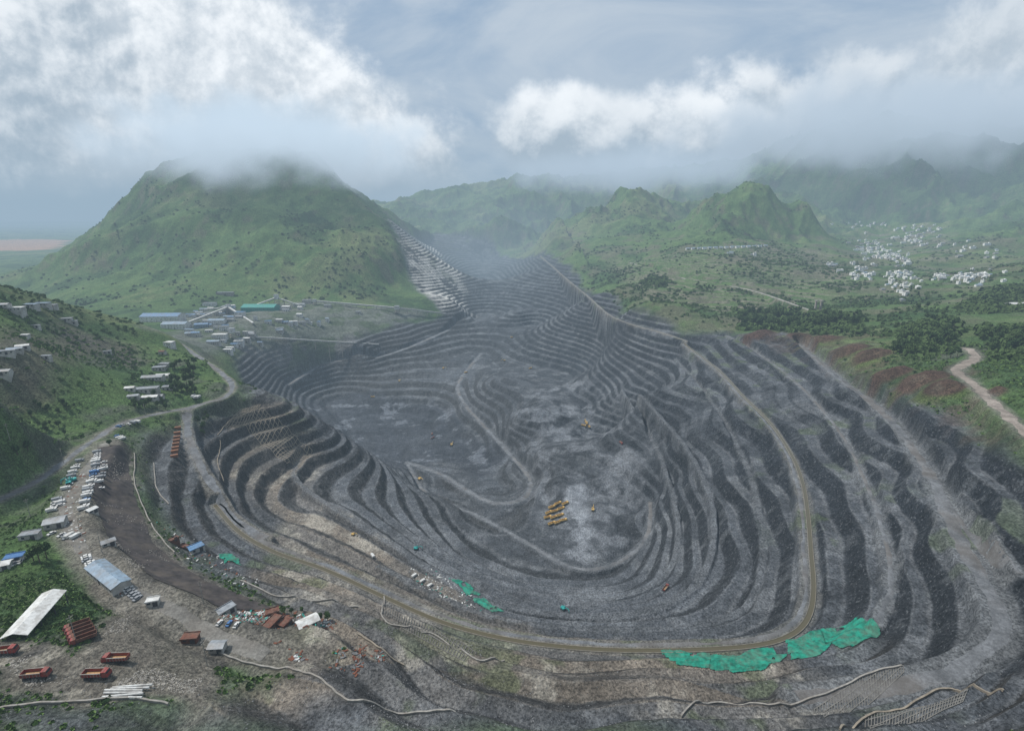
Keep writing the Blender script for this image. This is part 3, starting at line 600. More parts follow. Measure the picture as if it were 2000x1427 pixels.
def gp_(px,py,dz): x,y,_=pixel_to_ground(px,py); return (x,y,height(x,y)+CAMZ+dz)
gallery(gp_(352,640,4),t5,3.4,"inclined pale conveyor gallery on trestles"); gallery(t5,gp_(495,636,5),3.0,"short conveyor gallery between plant buildings")
gallery(t5,gp_(400,612,8),3.0,"conveyor gallery from crusher tower"); gallery(t2,t1,3.4,"long elevated conveyor along the pit rim"); gallery(t1,gp_(872,616,5),3.0,"elevated conveyor descending beside pit wall"); gallery(gp_(500,662,4),gp_(740,676,4),2.6,"long low conveyor on pit bench"); gallery(t3,gp_(585,600,5),2.4,"short conveyor beside ore bin"); gallery(t3,gp_(480,610,8),2.6,"conveyor feeding teal hall")
# ---- village houses
hv=[]
m_vw=MT("whitewashed_wall",(.78,.77,.74),.8,.08,.2); 
for k,(L,Wd,Hh,rf,mw,mr) in enumerate([(11,9,6.5,'flat',m_vw,m_vw),(14,8,6.5,'flat',m_vw,m_roof),(9,8,9.5,'flat',m_vw,m_conc),(16,9,4,'gable',m_wall,m_roof),(12,7,3.5,'gable',m_vw,m_bluegrey),(18,8,6.5,'flat',m_vw,m_vw)]):
    b=MB(); b.box((0,0,Hh/2-2),(L,Wd,Hh+4))
    if rf=='gable':
        b.add([(-L/2,-Wd/2,Hh),(-L/2,Wd/2,Hh),(-L/2,0,Hh+1.6),(L/2,-Wd/2,Hh),(L/2,Wd/2,Hh),(L/2,0,Hh+1.6)],[(0,2,1),(3,4,5)]); b.gable(L,Wd,Hh+.03,1.6,.5,.2,1)
    else:
        b.box((0,0,Hh+.16),(L+.8,Wd+.8,.3),1); b.box((L*.25,0,Hh+1.3),(3,3,2.0),0)
    for f_ in range(int(Hh/3)):
        for i in range(int(L/3)):
            for s_ in(-1,1): b.box((-L/2+(i+.6)*3,s_*(Wd/2+.04),1.7+3*f_),(1.1,.1,1.1),2)
        for s_ in(-1,1): b.box((s_*(L/2+.04),0,1.7+3*f_),(.1,1.3,1.3),2)
    hv.append(b.mesh("village_house",[mw,mr,m_glass]))
def houses(x0,x1,y0,y1,nn,name="village_house",grp="village houses on the green slope"):
    for k in range(nn):
        x,y,_=pixel_to_ground(random.gauss((x0+x1)/2,(x1-x0)*.34),random.gauss((y0+y1)/2,(y1-y0)*.34))
        o=link(bpy.data.objects.new(name,random.choice(hv))); o.location=W3(x,y); o.rotation_euler=(0,0,random.choice([0,.3,-.3,1.2])+random.uniform(-.2,.2)); o.scale=(random.uniform(.7,1.05)*(1.0 if y>1200 else .75),)*3
        tag(o,"pale village house among trees on green slope","house",grp)
houses(1675,1725,470,494,34); houses(1695,1770,485,516,50); houses(1740,1850,455,474,30); houses(1650,1745,433,443,15); houses(1755,1850,438,454,18); houses(1660,1705,526,548,16); houses(1745,1780,532,548,14); houses(1725,1790,546,564,16); houses(1755,1780,570,582,6); houses(1810,1870,534,548,14); houses(1870,1955,530,557,34); houses(1610,1645,518,530,6); houses(1780,1860,476,484,10); houses(1420,1500,490,500,4); houses(1880,1990,470,520,12)
def hrow(px0,px1,py0,py1,nn):
    for k in range(nn):
        u=(k+.5)/nn; x,y,_=pixel_to_ground(px0+(px1-px0)*u,py0+(py1-py0)*u)
        o=link(bpy.data.objects.new("farm_building",hv[4])); o.location=W3(x,y); o.rotation_euler=(0,0,random.uniform(-.1,.1)); o.scale=(1,1,.9); tag(o,"long low pale farm building on hill terrace","farm building","row of farm buildings on the terrace")
hrow(1338,1500,487,481,15)
x,y,_=pixel_to_ground(1985,601); building("shed",x,y,26,12,5,.1,'gable',m_white,m_white,"white-roofed barn among trees",'barn')
# ---- walls
def wall_line(pts,h_,th,label,m=m_conc,name="retaining_wall"):
    P=smooth([pixel_to_ground(*p) for p in pts],9); b=MB(); vs=[];fs=[]
    for i in range(len(P)):
        q0=P[max(i-1,0)];q1=P[min(i+1,len(P)-1)]; d=Vector((q1[0]-q0[0],q1[1]-q0[1])).normalized(); nx,ny=-d.y*th/2,d.x*th/2
        jx=math.sin(i*1.3)*.12+math.sin(i*.37)*.3
        z=height(P[i][0],P[i][1])+CAMZ
        for sx_,zz_ in((-1,-2.5),(1,-2.5),(1,h_),(-1,h_)): vs.append((P[i][0]+sx_*nx+jx*-d.y,P[i][1]+sx_*ny+jx*d.x,z+zz_))
    for i in range(len(P)-1):
        for k in range(4): fs.append((4*i+k,4*i+(k+1)%4,4*i+4+(k+1)%4,4*i+4+k))
    fs+=[(0,3,2,1),(4*len(P)-4,4*len(P)-3,4*len(P)-2,4*len(P)-1)]
    b.add(vs,fs); o=link(bpy.data.objects.new(name,b.mesh(name,[m]))); tag(o,label,"wall","retaining walls on mine benches"); return o
WL="pale concrete retaining wall curving along a bench"
for pts in [[(400,1268),(450,1284),(510,1302),(570,1306),(610,1320),(650,1345),(690,1372),(760,1388),(840,1392),(890,1390)],[(750,1165),(745,1200),(790,1225),(850,1240),(930,1290),(985,1290)],[(1640,1425),(1700,1395),(1765,1385),(1840,1345),(1900,1338),(1960,1350)],[(1330,1400),(1400,1372),(1500,1378),(1600,1358),(1690,1320),(1760,1300)],
   [(262,885),(262,930),(275,980),(300,1030),(340,1080)],[(300,905),(305,950),(330,985)],[(425,850),(445,825),(490,805)],[(430,860),(425,900),(437,940)],[(700,1240),(740,1265),(790,1300)],[(470,1135),(540,1165),(620,1175),(700,1185)],[(0,1385),(120,1372),(230,1365),(330,1375)]]:
    wall_line(pts,.8,.5,WL,m_conc if random.random()<.6 else m_tan)
def lattice(c4,nu,nv,label,m=m_tan,w_=.3):
    P=[pixel_to_ground(*c) for c in c4]; b=MB()
    def at_(u,v):
        x=(P[0][0]*(1-u)+P[1][0]*u)*(1-v)+(P[3][0]*(1-u)+P[2][0]*u)*v; y=(P[0][1]*(1-u)+P[1][1]*u)*(1-v)+(P[3][1]*(1-u)+P[2][1]*u)*v
        return Vector(W3(x,y,.12))
    def beam(p,q):
        d=q-p; L=d.length
        if L<.05: return
        b.box(tuple((p+q)/2),(L,w_,w_),0,math.atan2(d.y,d.x),-math.atan2(d.z,math.hypot(d.x,d.y)))
    for i in range(nu+1):
        for j in range(nv*2): beam(at_(i/nu,j/(nv*2)),at_(i/nu,(j+1)/(nv*2)))
    for j in range(nv+1):
        for i in range(nu*2): beam(at_(i/(nu*2),j/nv),at_((i+1)/(nu*2),j/nv))
    o=link(bpy.data.objects.new("slope_protection_frame",b.mesh("slope_protection_frame",[m]))); tag(o,label,"slope frame","concrete lattices on the slopes")
lattice([(505,795),(610,880),(560,905),(480,830)],18,9,"tan concrete beam lattice protecting a steep rock slope",m_tan,.5)
lattice([(470,800),(510,790),(480,830),(440,835)],7,6,"tan concrete lattice on broken slope",m_tan,.5)
m_fr=MT("dark_concrete",(.15,.143,.13),.9,.25,.6)
lattice([(760,1175),(930,1275),(905,1290),(745,1205)],34,4,"dark concrete lattice on a bench slope",m_fr,.25)
lattice([(1590,1385),(1750,1300),(1765,1312),(1610,1400)],34,4,"dark concrete lattice on bench slope",m_fr,.25)
lattice([(1690,1395),(1890,1345),(1880,1370),(1700,1422)],34,5,"dark concrete lattice under wall",m_fr,.25)
# ---- ribbons
def resample(P,step):
    P=np.asarray(P); s=np.concatenate([[0],np.cumsum(np.hypot(np.diff(P[:,0]),np.diff(P[:,1])))]); nn=max(2,int(s[-1]/step))
    u=np.linspace(0,s[-1],nn); return np.stack([np.interp(u,s,P[:,i]) for i in range(3)],-1)
rgr=np.random.RandomState(77)
def ribbon(name,path,w_,dz,m,off=0.0,fixed=None,lat=4,vary=.0,step=3.0):
    P=resample(path,step); d=np.gradient(P[:,:2],axis=0); d/=np.linalg.norm(d,axis=1)[:,None]; nrm=np.stack([-d[:,1],d[:,0]],-1)
    vs=[];fs=[]; e=np.convolve(rgr.normal(size=len(P)+6),np.ones(3)/3,'same'); e2=np.convolve(rgr.normal(size=len(P)+6),np.ones(3)/3,'same')
    for i in range(len(P)):
        wl=w_/2*(1+vary*e[i]*1.6); wr_=w_/2*(1+vary*e2[i]*1.6)
        for k in range(lat+1):
            o_=off+(-wl+(wl+wr_)*k/lat); x=P[i,0]+nrm[i,0]*o_; y=P[i,1]+nrm[i,1]*o_
            edge=(k==0 or k==lat) and fixed is None
            z=(height(x,y)+CAMZ+(dz if not edge else -.05)) if fixed is None else fixed+CAMZ+dz
            vs.append((x,y,z))
    for i in range(len(P)-1):
        for k in range(lat): a=i*(lat+1)+k; fs.append((a,a+lat+1,a+lat+2,a+1))
    me_=raw_mesh(name,vs,fs); me_.materials.append(m); o=link(bpy.data.objects.new(name,me_)); o["kind"]="structure"
    if me_.polygons[0].normal.z<0: me_.flip_normals()
    return o
def roadmat(name,c):
    m=bpy.data.materials.new(name); m.use_nodes=True; N=NT_(m.node_tree); b=N.n["Principled BSDF"]; p=N.new("ShaderNodeNewGeometry").outputs["Position"]
    nz=N.noise(p,.10,7,.75); nf=N.noise(p,1.0,6,.75); n0=N.noise(p,.02,3,.6)
    cc=N.mix(N.ramp(nz,.32,.68),tuple(x*.5 for x in c),tuple(x*1.4 for x in c)); cc=N.mix(N.math('MULTIPLY',N.ramp(nf,.4,.62),.55),cc,tuple(x*.45 for x in c))
    cc=N.mix(N.math('MULTIPLY',N.ramp(n0,.45,.6),.35),cc,(.16,.13,.10))
    N.l.new(cc,b.inputs["Base Color"]); N.set(b,"Roughness",.9); N.set(b,"Specular IOR Level",.2)
    bp=N.new("ShaderNodeBump"); N.set(bp,"Strength",.8); N.set(bp,"Distance",.8); N.l.new(nf,bp.inputs["Height"]); N.l.new(bp.outputs[0],b.inputs["Normal"]); return m
r_dirt=roadmat("dirt_road",(.22,.21,.19)); r_grey=roadmat("mine_road",(.175,.182,.192)); r_conc=roadmat("concrete_road",(.42,.40,.36)); r_red=roadmat("red_dirt_road",(.34,.29,.25))
for nm,m,w_ in [("haul",r_grey,6.5),("left",r_grey,5.5),("valley",r_grey,5.5),("pit",r_grey,6),("loop",r_grey,4.0),("yard",r_dirt,6),("crest",r_red,8),("rim",r_dirt,3.2),("village",r_conc,5),("deep",r_grey,6),("la",r_grey,2.6),("ld",r_grey,2.4)]:
    ribbon("dirt_road",routes[nm][0],w_,.14,m,vary=.22)
ribbon("dirt_road",p_canal,2.4,.14,r_grey,off=-1.9,vary=.3)
m_water=bpy.data.materials.new("canal_water"); m_water.use_nodes=True; b_=m_water.node_tree.nodes["Principled BSDF"]; b_.inputs["Base Color"].default_value=(.085,.07,.035,1); b_.inputs["Roughness"].default_value=.2
ribbon("canal_water",p_canal,2.2,.3,m_water,off=1.6,fixed=-190,lat=1)
for o_ in(.4,2.8): 
    c_o=ribbon("canal_edge",p_canal,.24,.5,MT("canal_concrete",(.20,.18,.145),.9,.3,.5),off=o_,fixed=-190,lat=1)
    md=c_o.modifiers.new("depth",'SOLIDIFY'); md.thickness=.9; md.offset=-1
# ---- draped sheets
def drape(name,pts,off,m,label,wr=.15,cat=None,edge=2.0,holes=0):
    sd=area(pts)+n4*edge*.9+n2*edge; ok=sd>0
    if holes: ok&=fbm(XX,YY,6,3,s=44)<holes
    cell=ok[:-1,:-1]&ok[1:,:-1]&ok[:-1,1:]&ok[1:,1:]
    J,I=np.nonzero(cell); 
    if len(J)==0: return
    ids=np.stack([J*NT+I,J*NT+I+1,(J+1)*NT+I+1,(J+1)*NT+I],-1); uq,inv=np.unique(ids,return_inverse=True)
    zz_=Z.ravel()[uq]+CAMZ+off+wr*(fbm(XX.ravel()[uq],YY.ravel()[uq],2.2,2,s=41)+1)
    me_=raw_mesh(name,np.stack([XX.ravel()[uq],YY.ravel()[uq],zz_],-1),inv.reshape(ids.shape)); me_.materials.append(m)
    if me_.polygons[0].normal.z<0: me_.flip_normals()
    me_.polygons.foreach_set("use_smooth",np.ones(len(me_.polygons),bool))
    o=link(bpy.data.objects.new(name,me_)); tag(o,label,cat); return o
m_net=MT("green_netting",(.008,.185,.125),.85,.5,.4,dirt=.3); m_geo=MT("dark_geotextile",(.045,.038,.037),.95,.4,.25,dirt=.3)
gn="torn green dust netting panel spread over a bench slope"
for pp in [[(1290,1268),(1330,1270),(1388,1276),(1386,1304),(1320,1300)],[(1388,1276),(1440,1282),(1500,1262),(1540,1280),(1490,1308),(1430,1314),(1386,1306)],[(1535,1250),(1604,1230),(1626,1256),(1604,1278),(1546,1292)],[(1602,1228),(1670,1206),(1722,1235),(1715,1247),(1640,1266),(1624,1258)]]:
    drape("green_netting",pp,.15,m_net,gn,.3,cat="netting",edge=.6,holes=.7)
drape("green_netting",[(880,1130),(905,1135),(945,1165),(985,1195),(960,1195),(920,1172)],.2,m_net,"narrow green netting strip on bench edge",.3,cat="netting",edge=1,holes=.3)
drape("green_netting",[(425,1083),(450,1080),(475,1100),(445,1112)],.2,m_net,"small teal tarpaulin on bare ledge",.4,cat="tarpaulin",edge=1,holes=.25)
drape("green_netting",[(475,1205),(500,1200),(512,1218),(480,1225)],.2,m_net,"crumpled teal tarpaulin among scrap",.6,cat="tarpaulin",edge=1,holes=.2)
drape("geotextile_sheet",[(190,875),(245,880),(262,960),(300,1060),(400,1135),(535,1188),(500,1192),(420,1182),(300,1130),(205,1040),(180,960)],.2,m_geo,"dark brown geotextile sheet covering a long slope",.12,cat="slope cover",edge=.5)
# ---- small things
bm_=MB(); bm_.box((0,0,.3),(11,.5,.45)); bm_.box((0,0,.58),(11,.28,.12))
beam_me=bm_.mesh("concrete_beam",[m_white]); x,y,_=pixel_to_ground(245,1352)
for k in range(6):
    o=link(bpy.data.objects.new("concrete_beam",beam_me)); o.location=W3(x+random.uniform(-1,1),y-2.0+k*.8,.1); o.rotation_euler=(0,0,random.uniform(-.06,.06)+.05); tag(o,"long white precast beam lying on dirt yard","beam","white beams laid on the yard")
tk=MB(); tk.box((0,0,1.3),(5.5,2.3,2.4)); 
for k in range(8): tk.box((-2.4+k*.69,0,1.3),(.12,2.42,2.3))
tk.box((0,0,2.56),(5.6,2.4,.1)); tk_me=tk.mesh("steel_container",[MT("orange_steel",(.24,.10,.05),.8,.35,1.2,dirt=.4)])
P=pixel_to_ground(347,838);Q=pixel_to_ground(341,893)
for k in range(8):
    u=k/7; x=P[0]+(Q[0]-P[0])*u; y=P[1]+(Q[1]-P[1])*u
    o=link(bpy.data.objects.new("steel_container",tk_me)); o.location=W3(x,y,.1); o.rotation_euler=(0,0,ang(P,Q)+math.pi/2+random.uniform(-.08,.08)); o.scale=(.85,)*3; tag(o,"rusty orange ribbed steel container in a row","container","rusty containers lined up on the bench")
pm=MB(); pm.cyl((0,0,5.5),.16,11,'Z',8,0,.10); pm.box((0,0,10.2),(.12,1.9,.14)); pm.box((0,0,9.3),(.12,1.5,.12))
for a in(-.8,0,.8): pm.cyl((0,a,10.4),.06,.3,'Z',6)
pole_me=pm.mesh("utility_pole",[m_conc])
for px,py in [(398,1180),(405,1300),(285,812),(125,905),(60,1010),(500,1110),(330,705),(200,1080),(150,1255),(20,860),(1390,640),(1660,600),(1500,560),(1850,600),(240,700),(110,660)]:
    x,y,_=pixel_to_ground(px,py); o=link(bpy.data.objects.new("utility_pole",pole_me)); o.location=W3(x,y,-.2); o.rotation_euler=(0,0,random.uniform(0,3)); tag(o,"slim concrete utility pole with crossarms","utility pole","utility poles around the mine")
pr=MB(); pr.box((0,0,7),(2.5,4,16),top=(.8,.8)); pr.box((0,0,15.6),(3.4,8,1.2)); pr_me=pr.mesh("bridge_pier",[m_conc])
for px in(1592,1602): 
    x,y,_=pixel_to_ground(px,604); o=link(bpy.data.objects.new("bridge_pier",pr_me)); o.location=W3(x,y,-1); tag(o,"bare concrete bridge pier standing in fields","bridge pier","unfinished bridge piers")
# ---- vegetation
def leafmat(name,c):
    m=bpy.data.materials.new(name); m.use_nodes=True; N=NT_(m.node_tree); b=N.n["Principled BSDF"]; p=N.new("ShaderNodeNewGeometry").outputs["Position"]
    nz=N.noise(p,.35,4,.6); oi=N.new("ShaderNodeObjectInfo").outputs["Random"]
    cc=N.mix(N.ramp(nz,.3,.7),tuple(x*.55 for x in c),tuple(x*1.5 for x in c)); cc=N.mix(N.math('MULTIPLY',oi,.35),cc,(.11,.15,.04))
    N.l.new(cc,b.inputs["Base Color"]); N.set(b,"Roughness",.8); N.set(b,"Specular IOR Level",.2); return m
m_leaf=leafmat("foliage",(.040,.076,.027)); m_leaf2=leafmat("shrub_foliage",(.050,.088,.036))
trees=[]
for v_ in range(4):
    rg=np.random.RandomState(50+v_); ht=rg.uniform(7,10); tr=MB()
    tr.cyl((0,0,ht*.28),.28,ht*.56,'Z',8,0,.14)
    lobes=[]
    for k in range(9):
        a=rg.uniform(0,6.28); rr=rg.uniform(.5,ht*.30); zz_=ht*rg.uniform(.42,.9); lobes.append((math.cos(a)*rr*(1.25-zz_/ht),math.sin(a)*rr*(1.25-zz_/ht),zz_,rg.uniform(.9,1.7)))
    for l in lobes[:5]:
        p=Vector((0,0,ht*.42)); q_=Vector(l[:3]); d=q_-p; tr.box(tuple((p+q_)/2),(d.length,.12,.12),0,math.atan2(d.y,d.x),-math.atan2(d.z,math.hypot(d.x,d.y)))
    vs=[]
    for l in lobes:
        for k in range(60):
            d=rg.normal(size=3); d/=np.linalg.norm(d); rad=l[3]*rg.uniform(.6,1.12); c0=np.array(l[:3])+d*rad*np.array([1,1,.8])
            u_=rg.normal(size=3); u_/=np.linalg.norm(u_); w2=np.cross(u_,d+rg.normal(size=3)*.6); w2/=np.linalg.norm(w2)+1e-6; s_=rg.uniform(.28,.55)
            vs+=[c0-u_*s_-w2*s_*.6,c0+u_*s_-w2*s_*.6,c0+u_*s_+w2*s_*.6,c0-u_*s_+w2*s_*.6]
    cm=raw_mesh("crown",vs,np.arange(len(vs)).reshape(-1,4)); cm.materials.append(m_leaf)
    trees.append((tr.mesh("trunk",[m_bark]),cm,ht))
ntree=0
def tree(px,py,hm):
    global ntree
    if ntree>=298: return
    x,y,_=pixel_to_ground(px,py); t_,c_m,ht=random.choice(trees); s_=hm/ht
    o=empty("tree",W3(x,y,-.1),random.uniform(0,6.28),s_,"leafy broadleaf tree with rounded dark green crown","tree","trees around the mine"); part("trunk",t_,o); part("crown",c_m,o); ntree+=1
for px,py,h_ in [(78,1098,9),(92,1090,8),(66,1095,7),(625,1215,5),(640,1212,4.5),(570,1200,3.5),(555,1198,3.5),(590,1195,3),(215,870,5),(55,880,7),(35,890,7)]: tree(px,py,h_)
def grove(x0,x1,y0,y1,nn,h0,h1):
    for k in range(nn): tree(random.uniform(x0,x1),random.uniform(y0,y1),random.uniform(h0,h1))
grove(335,385,712,775,34,7,11); grove(262,325,772,800,12,5,8); grove(385,410,790,850,12,4,7); grove(1440,1560,615,642,46,11,17); grove(1560,1680,620,640,32,10,15); grove(1740,1870,640,700,40,8,13); grove(1880,2000,575,600,26,8,13); grove(1915,2000,650,690,20,8,12); grove(60,150,770,850,16,4,7); grove(1255,1300,545,560,10,9,13); grove(1360,1400,560,572,8,7,10); grove(1790,1860,600,640,10,8,12)
rg=np.random.RandomState(3)
cv=[]
for k in range(11):
    d=rg.normal(size=3); d/=np.linalg.norm(d); d[2]=abs(d[2])*.8; c0=d*rg.uniform(.3,.6); u_=rg.normal(size=3); u_/=np.linalg.norm(u_); w2=np.cross(u_,d); w2/=np.linalg.norm(w2)+1e-6; s_=rg.uniform(.25,.5)
    cv+=[c0-u_*s_-w2*s_,c0+u_*s_-w2*s_,c0+u_*s_+w2*s_,c0-u_*s_+w2*s_]
cv=np.array(cv)
def scatter(name,prob,nn,smin,smax,tv,m,kk=4,zoff=.2,lab=None):
    p=prob.ravel(); p=p/p.sum(); idx=rg.choice(len(p),nn,p=p)
    x=XX.ravel()[idx];y=YY.ravel()[idx];z=Z.ravel()[idx]+CAMZ; r=np.hypot(x,y)
    s_=rg.uniform(smin,smax,nn)*np.clip(r/900,.35,1.3); a=rg.uniform(0,6.28,nn); ca_,sa_=np.cos(a),np.sin(a)
    jx=rg.normal(size=nn)*r*.0012; jy=rg.normal(size=nn)*r*.0012
    V=np.empty((nn,len(tv),3)); V[:,:,0]=(tv[None,:,0]*ca_[:,None]-tv[None,:,1]*sa_[:,None])*s_[:,None]+(x+jx)[:,None]; V[:,:,1]=(tv[None,:,0]*sa_[:,None]+tv[None,:,1]*ca_[:,None])*s_[:,None]+(y+jy)[:,None]; V[:,:,2]=tv[None,:,2]*s_[:,None]*.85+z[:,None]+zoff*s_[:,None]
    V=V.reshape(-1,3); me_=raw_mesh(name,V,np.arange(len(V)).reshape(-1,kk)); me_.materials.append(m); o=link(bpy.data.objects.new(name,me_)); o["kind"]="stuff"; o["label"]=lab or name; return o
veg=(1-mine)*(1-yd)*(1-pl)*(RR>150)*(RR<4200)*(1-sst(.1,.4,mound))
for nm in routes: veg=veg*(routes[nm][2]>routes[nm][1]+3)
cl=sst(.0,.4,n7+.6*n6+.05)
scatter("shrubs",veg*(.02+cl)*np.clip(RR/1500,.12,1.2)*(Z>-200)*(1-.6*vil)*(1-.45*leftm),16000,1.8,4.4,cv,m_leaf2,lab="dark green shrubs scattered over the hills")
grv=np.maximum.reduce([area([(1432,645),(1445,608),(1560,600),(1690,620),(1690,648),(1560,655)]),area([(1750,700),(1755,650),(1800,620),(1870,620),(1870,690),(1830,712)]),area([(1890,610),(1900,580),(2020,550),(2020,600),(1960,615)]),area([(1915,700),(1935,645),(2020,630),(2020,700),(1960,706)]),area([(1250,560),(1265,540),(1300,545),(1300,562)])])
scatter("woodland",veg*sst(0,15,grv+n2*18+n1*14),1700,5,10,cv,m_leaf,lab="dark woodland clumps beside fields and mine")
scatter("weeds",veg*(RR<700)*(.3+cl),9000,1.5,3.5,cv,leafmat("weed_foliage",(.088,.148,.042)),lab="low bright green weeds on the slopes")
oc=np.array([(1,0,0),(0,1,0),(0,0,.8),(-1,0,0),(0,0,.8),(0,1,0),(-.8,0,0),(0,-1,0),(0,0,.8),(0,-1,0),(1,0,0),(0,0,.8)],float)*.5
scatter("loose_rocks",mine*(RR<620)*(.1+sst(.1,.5,n2+n1))*(d_canal>8)*(.03+.97*leftness),9000,.6,1.8,oc,MT("pale_rock",(.20,.20,.20),.9,.4,1.0),3,.0,lab="pale loose rocks on the benches")
scatter("rubble",yd*(RR<420)*sst(.1,.3,fbm(XX,YY,20,3,.5,s=51))*(routes["yard"][2]>8)*(a_yard>4),2500,.8,2.0,oc,MT("mixed_rubble",(.36,.33,.29),.9,.5,.9),3,.0,lab="pale rubble heaps in the yard")
cb=[]
for q_ in [((-1,-1,-1),(1,-1,-1),(1,-1,1),(-1,-1,1)),((1,-1,-1),(1,1,-1),(1,1,1),(1,-1,1)),((1,1,-1),(-1,1,-1),(-1,1,1),(1,1,1)),((-1,1,-1),(-1,-1,-1),(-1,-1,1),(-1,1,1)),((-1,-1,1),(1,-1,1),(1,1,1),(-1,1,1))]: cb+=q_
cb=np.array(cb,float)*np.array([.7,.3,.15])
a_scrap=area([(430,1190),(540,1190),(660,1215),(760,1285),(700,1320),(560,1290),(430,1250)]); a_s2=area([(800,1110),(860,1120),(940,1180),(960,1200),(860,1165),(800,1135)]); a_s3=area([(190,880),(200,880),(160,1000),(175,1080),(250,1160),(230,1170),(130,1060),(120,980)]); a_s4=area([(300,1010),(400,1070),(520,1140),(480,1150),(350,1085)])
for nm_,c_,nn in [("rusty_scrap",(.15,.055,.03),380),("teal_scrap",(.03,.24,.20),120),("white_scrap",(.5,.5,.48),420),("grey_scrap",(.15,.15,.15),520)]:
    scatter(nm_,(a_scrap>0)*sst(.0,.3,n2+.4*n4+rg.uniform(-.2,.2))+(a_s2>0)*(nm_!="rusty_scrap")*.3+(a_s3>0)*(nm_!="teal_scrap")*.25+(a_s4>0)*.12,nn,1.0,3.2,cb,MT(nm_,c_,.8,.3,1),4,.12,lab=nm_.replace("_"," ")+" lying in loose heaps")
# ---------------------------------------------------------------- world
SUN_EL=math.radians(56); SUN_AZ=math.radians(-75)
w=bpy.data.worlds.new("World"); scene.world=w; w.use_nodes=True
N=NT_(w.node_tree); bg=N.n["Background"]
sky=N.new("ShaderNodeTexSky",sky_type='NISHITA'); sky.sun_disc=False; sky.sun_elevation=SUN_EL; sky.sun_rotation=SUN_AZ
nish=N.new("ShaderNodeVectorMath",operation='SCALE'); N.l.new(sky.outputs[0],nish.inputs[0]); nish.inputs["Scale"].default_value=.10
dirv=N.new("ShaderNodeTexCoord").outputs["Generated"]
sx=N.new("ShaderNodeSeparateXYZ"); N.l.new(dirv,sx.inputs[0])
yy=N.math('ADD',N.math('ABSOLUTE',sx.outputs[1]),.05)
u=N.math('DIVIDE',sx.outputs[0],yy); vv=N.math('DIVIDE',sx.outputs[2],yy)
uvn=N.new("ShaderNodeCombineXYZ"); N.l.new(u,uvn.inputs[0]); N.l.new(vv,uvn.inputs[1]); UV=uvn.outputs[0]
def field(vec,det=9):
    sp=N.new("ShaderNodeSeparateXYZ"); N.l.new(vec,sp.inputs[0]); U,V=sp.outputs[0],sp.outputs[1]
    best=None
    for (cu,cv_,ru,rv) in [(-.80,.24,.50,.19),(-.52,.17,.34,.13),(-.42,.11,.34,.085),(-.28,.085,.16,.055),(.13,.145,.17,.07),(.36,.13,.32,.080),(.75,.15,.50,.11),(1.0,.26,.30,.12),(.5,.09,.5,.05)]:
        du=N.math('DIVIDE',N.math('SUBTRACT',U,cu),ru); dv=N.math('DIVIDE',N.math('SUBTRACT',V,cv_),rv)
        d=N.math('SUBTRACT',1.0,N.math('ADD',N.math('MULTIPLY',du,du),N.math('MULTIPLY',dv,dv)))
        d=N.math('MAXIMUM',d,-2.5)
        best=d if best is None else N.math('SMOOTH_MAX',best,d,.3)
    nz=N.noise(vec,6.0,det,.58,.2)
    big=N.noise(vec,15.0,7,.6,.0)
    return N.math('ADD',N.math('ADD',N.math('MULTIPLY',best,1.25),N.math('MULTIPLY',N.math('SUBTRACT',nz,.5),3.2)),N.math('MULTIPLY',N.math('SUBTRACT',big,.5),1.7))
F0=field(UV); F1=field(N.vmath('ADD',UV,(-.013,.024,0)))
alpha=N.ramp(F0,-.6,.6)
lit=N.ramp(N.math('SUBTRACT',F0,F1),-.50,.70)
hgt=N.ramp(vv,.03,.22)
lit2=N.math('ADD',N.math('MULTIPLY',lit,.74),N.math('MULTIPLY',hgt,.26),clamp=True)
lit2=N.math('ADD',lit2,N.ramp(N.noise(UV,3.4,7,.58),.32,.68,-.32,.20),clamp=True)
lit2=N.math('MULTIPLY',lit2,N.ramp(u,.35,.70,1.0,.55))
ccol=N.mix(lit2,(.40,.475,.555),(1.04,1.06,1.08))
st=N.new("ShaderNodeMapping"); N.l.new(UV,st.inputs[0]); st.inputs["Scale"].default_value=(1,2.6,1); st.inputs["Rotation"].default_value=(0,0,.25)
hi=N.ramp(N.noise(st.outputs[0],2.6,10,.58,.7),.28,.66)
high=N.mix(hi,(.29,.40,.55),(.54,.61,.69))
base=N.mix(.92,nish.outputs[0],high)
fin=N.mix(alpha,base,ccol)
N.l.new(fin,bg.inputs["Color"]); bg.inputs["Strength"].default_value=1.10
sun=bpy.data.lights.new("sun",'SUN'); sun.energy=4.2; sun.angle=math.radians(5); sun.color=(1,.96,.9)
so=link(bpy.data.objects.new("sun",sun))
sd=Vector((math.sin(SUN_AZ)*math.cos(SUN_EL),math.cos(SUN_AZ)*math.cos(SUN_EL),math.sin(SUN_EL)))
so.rotation_euler=sd.to_track_quat('Z','Y').to_euler()
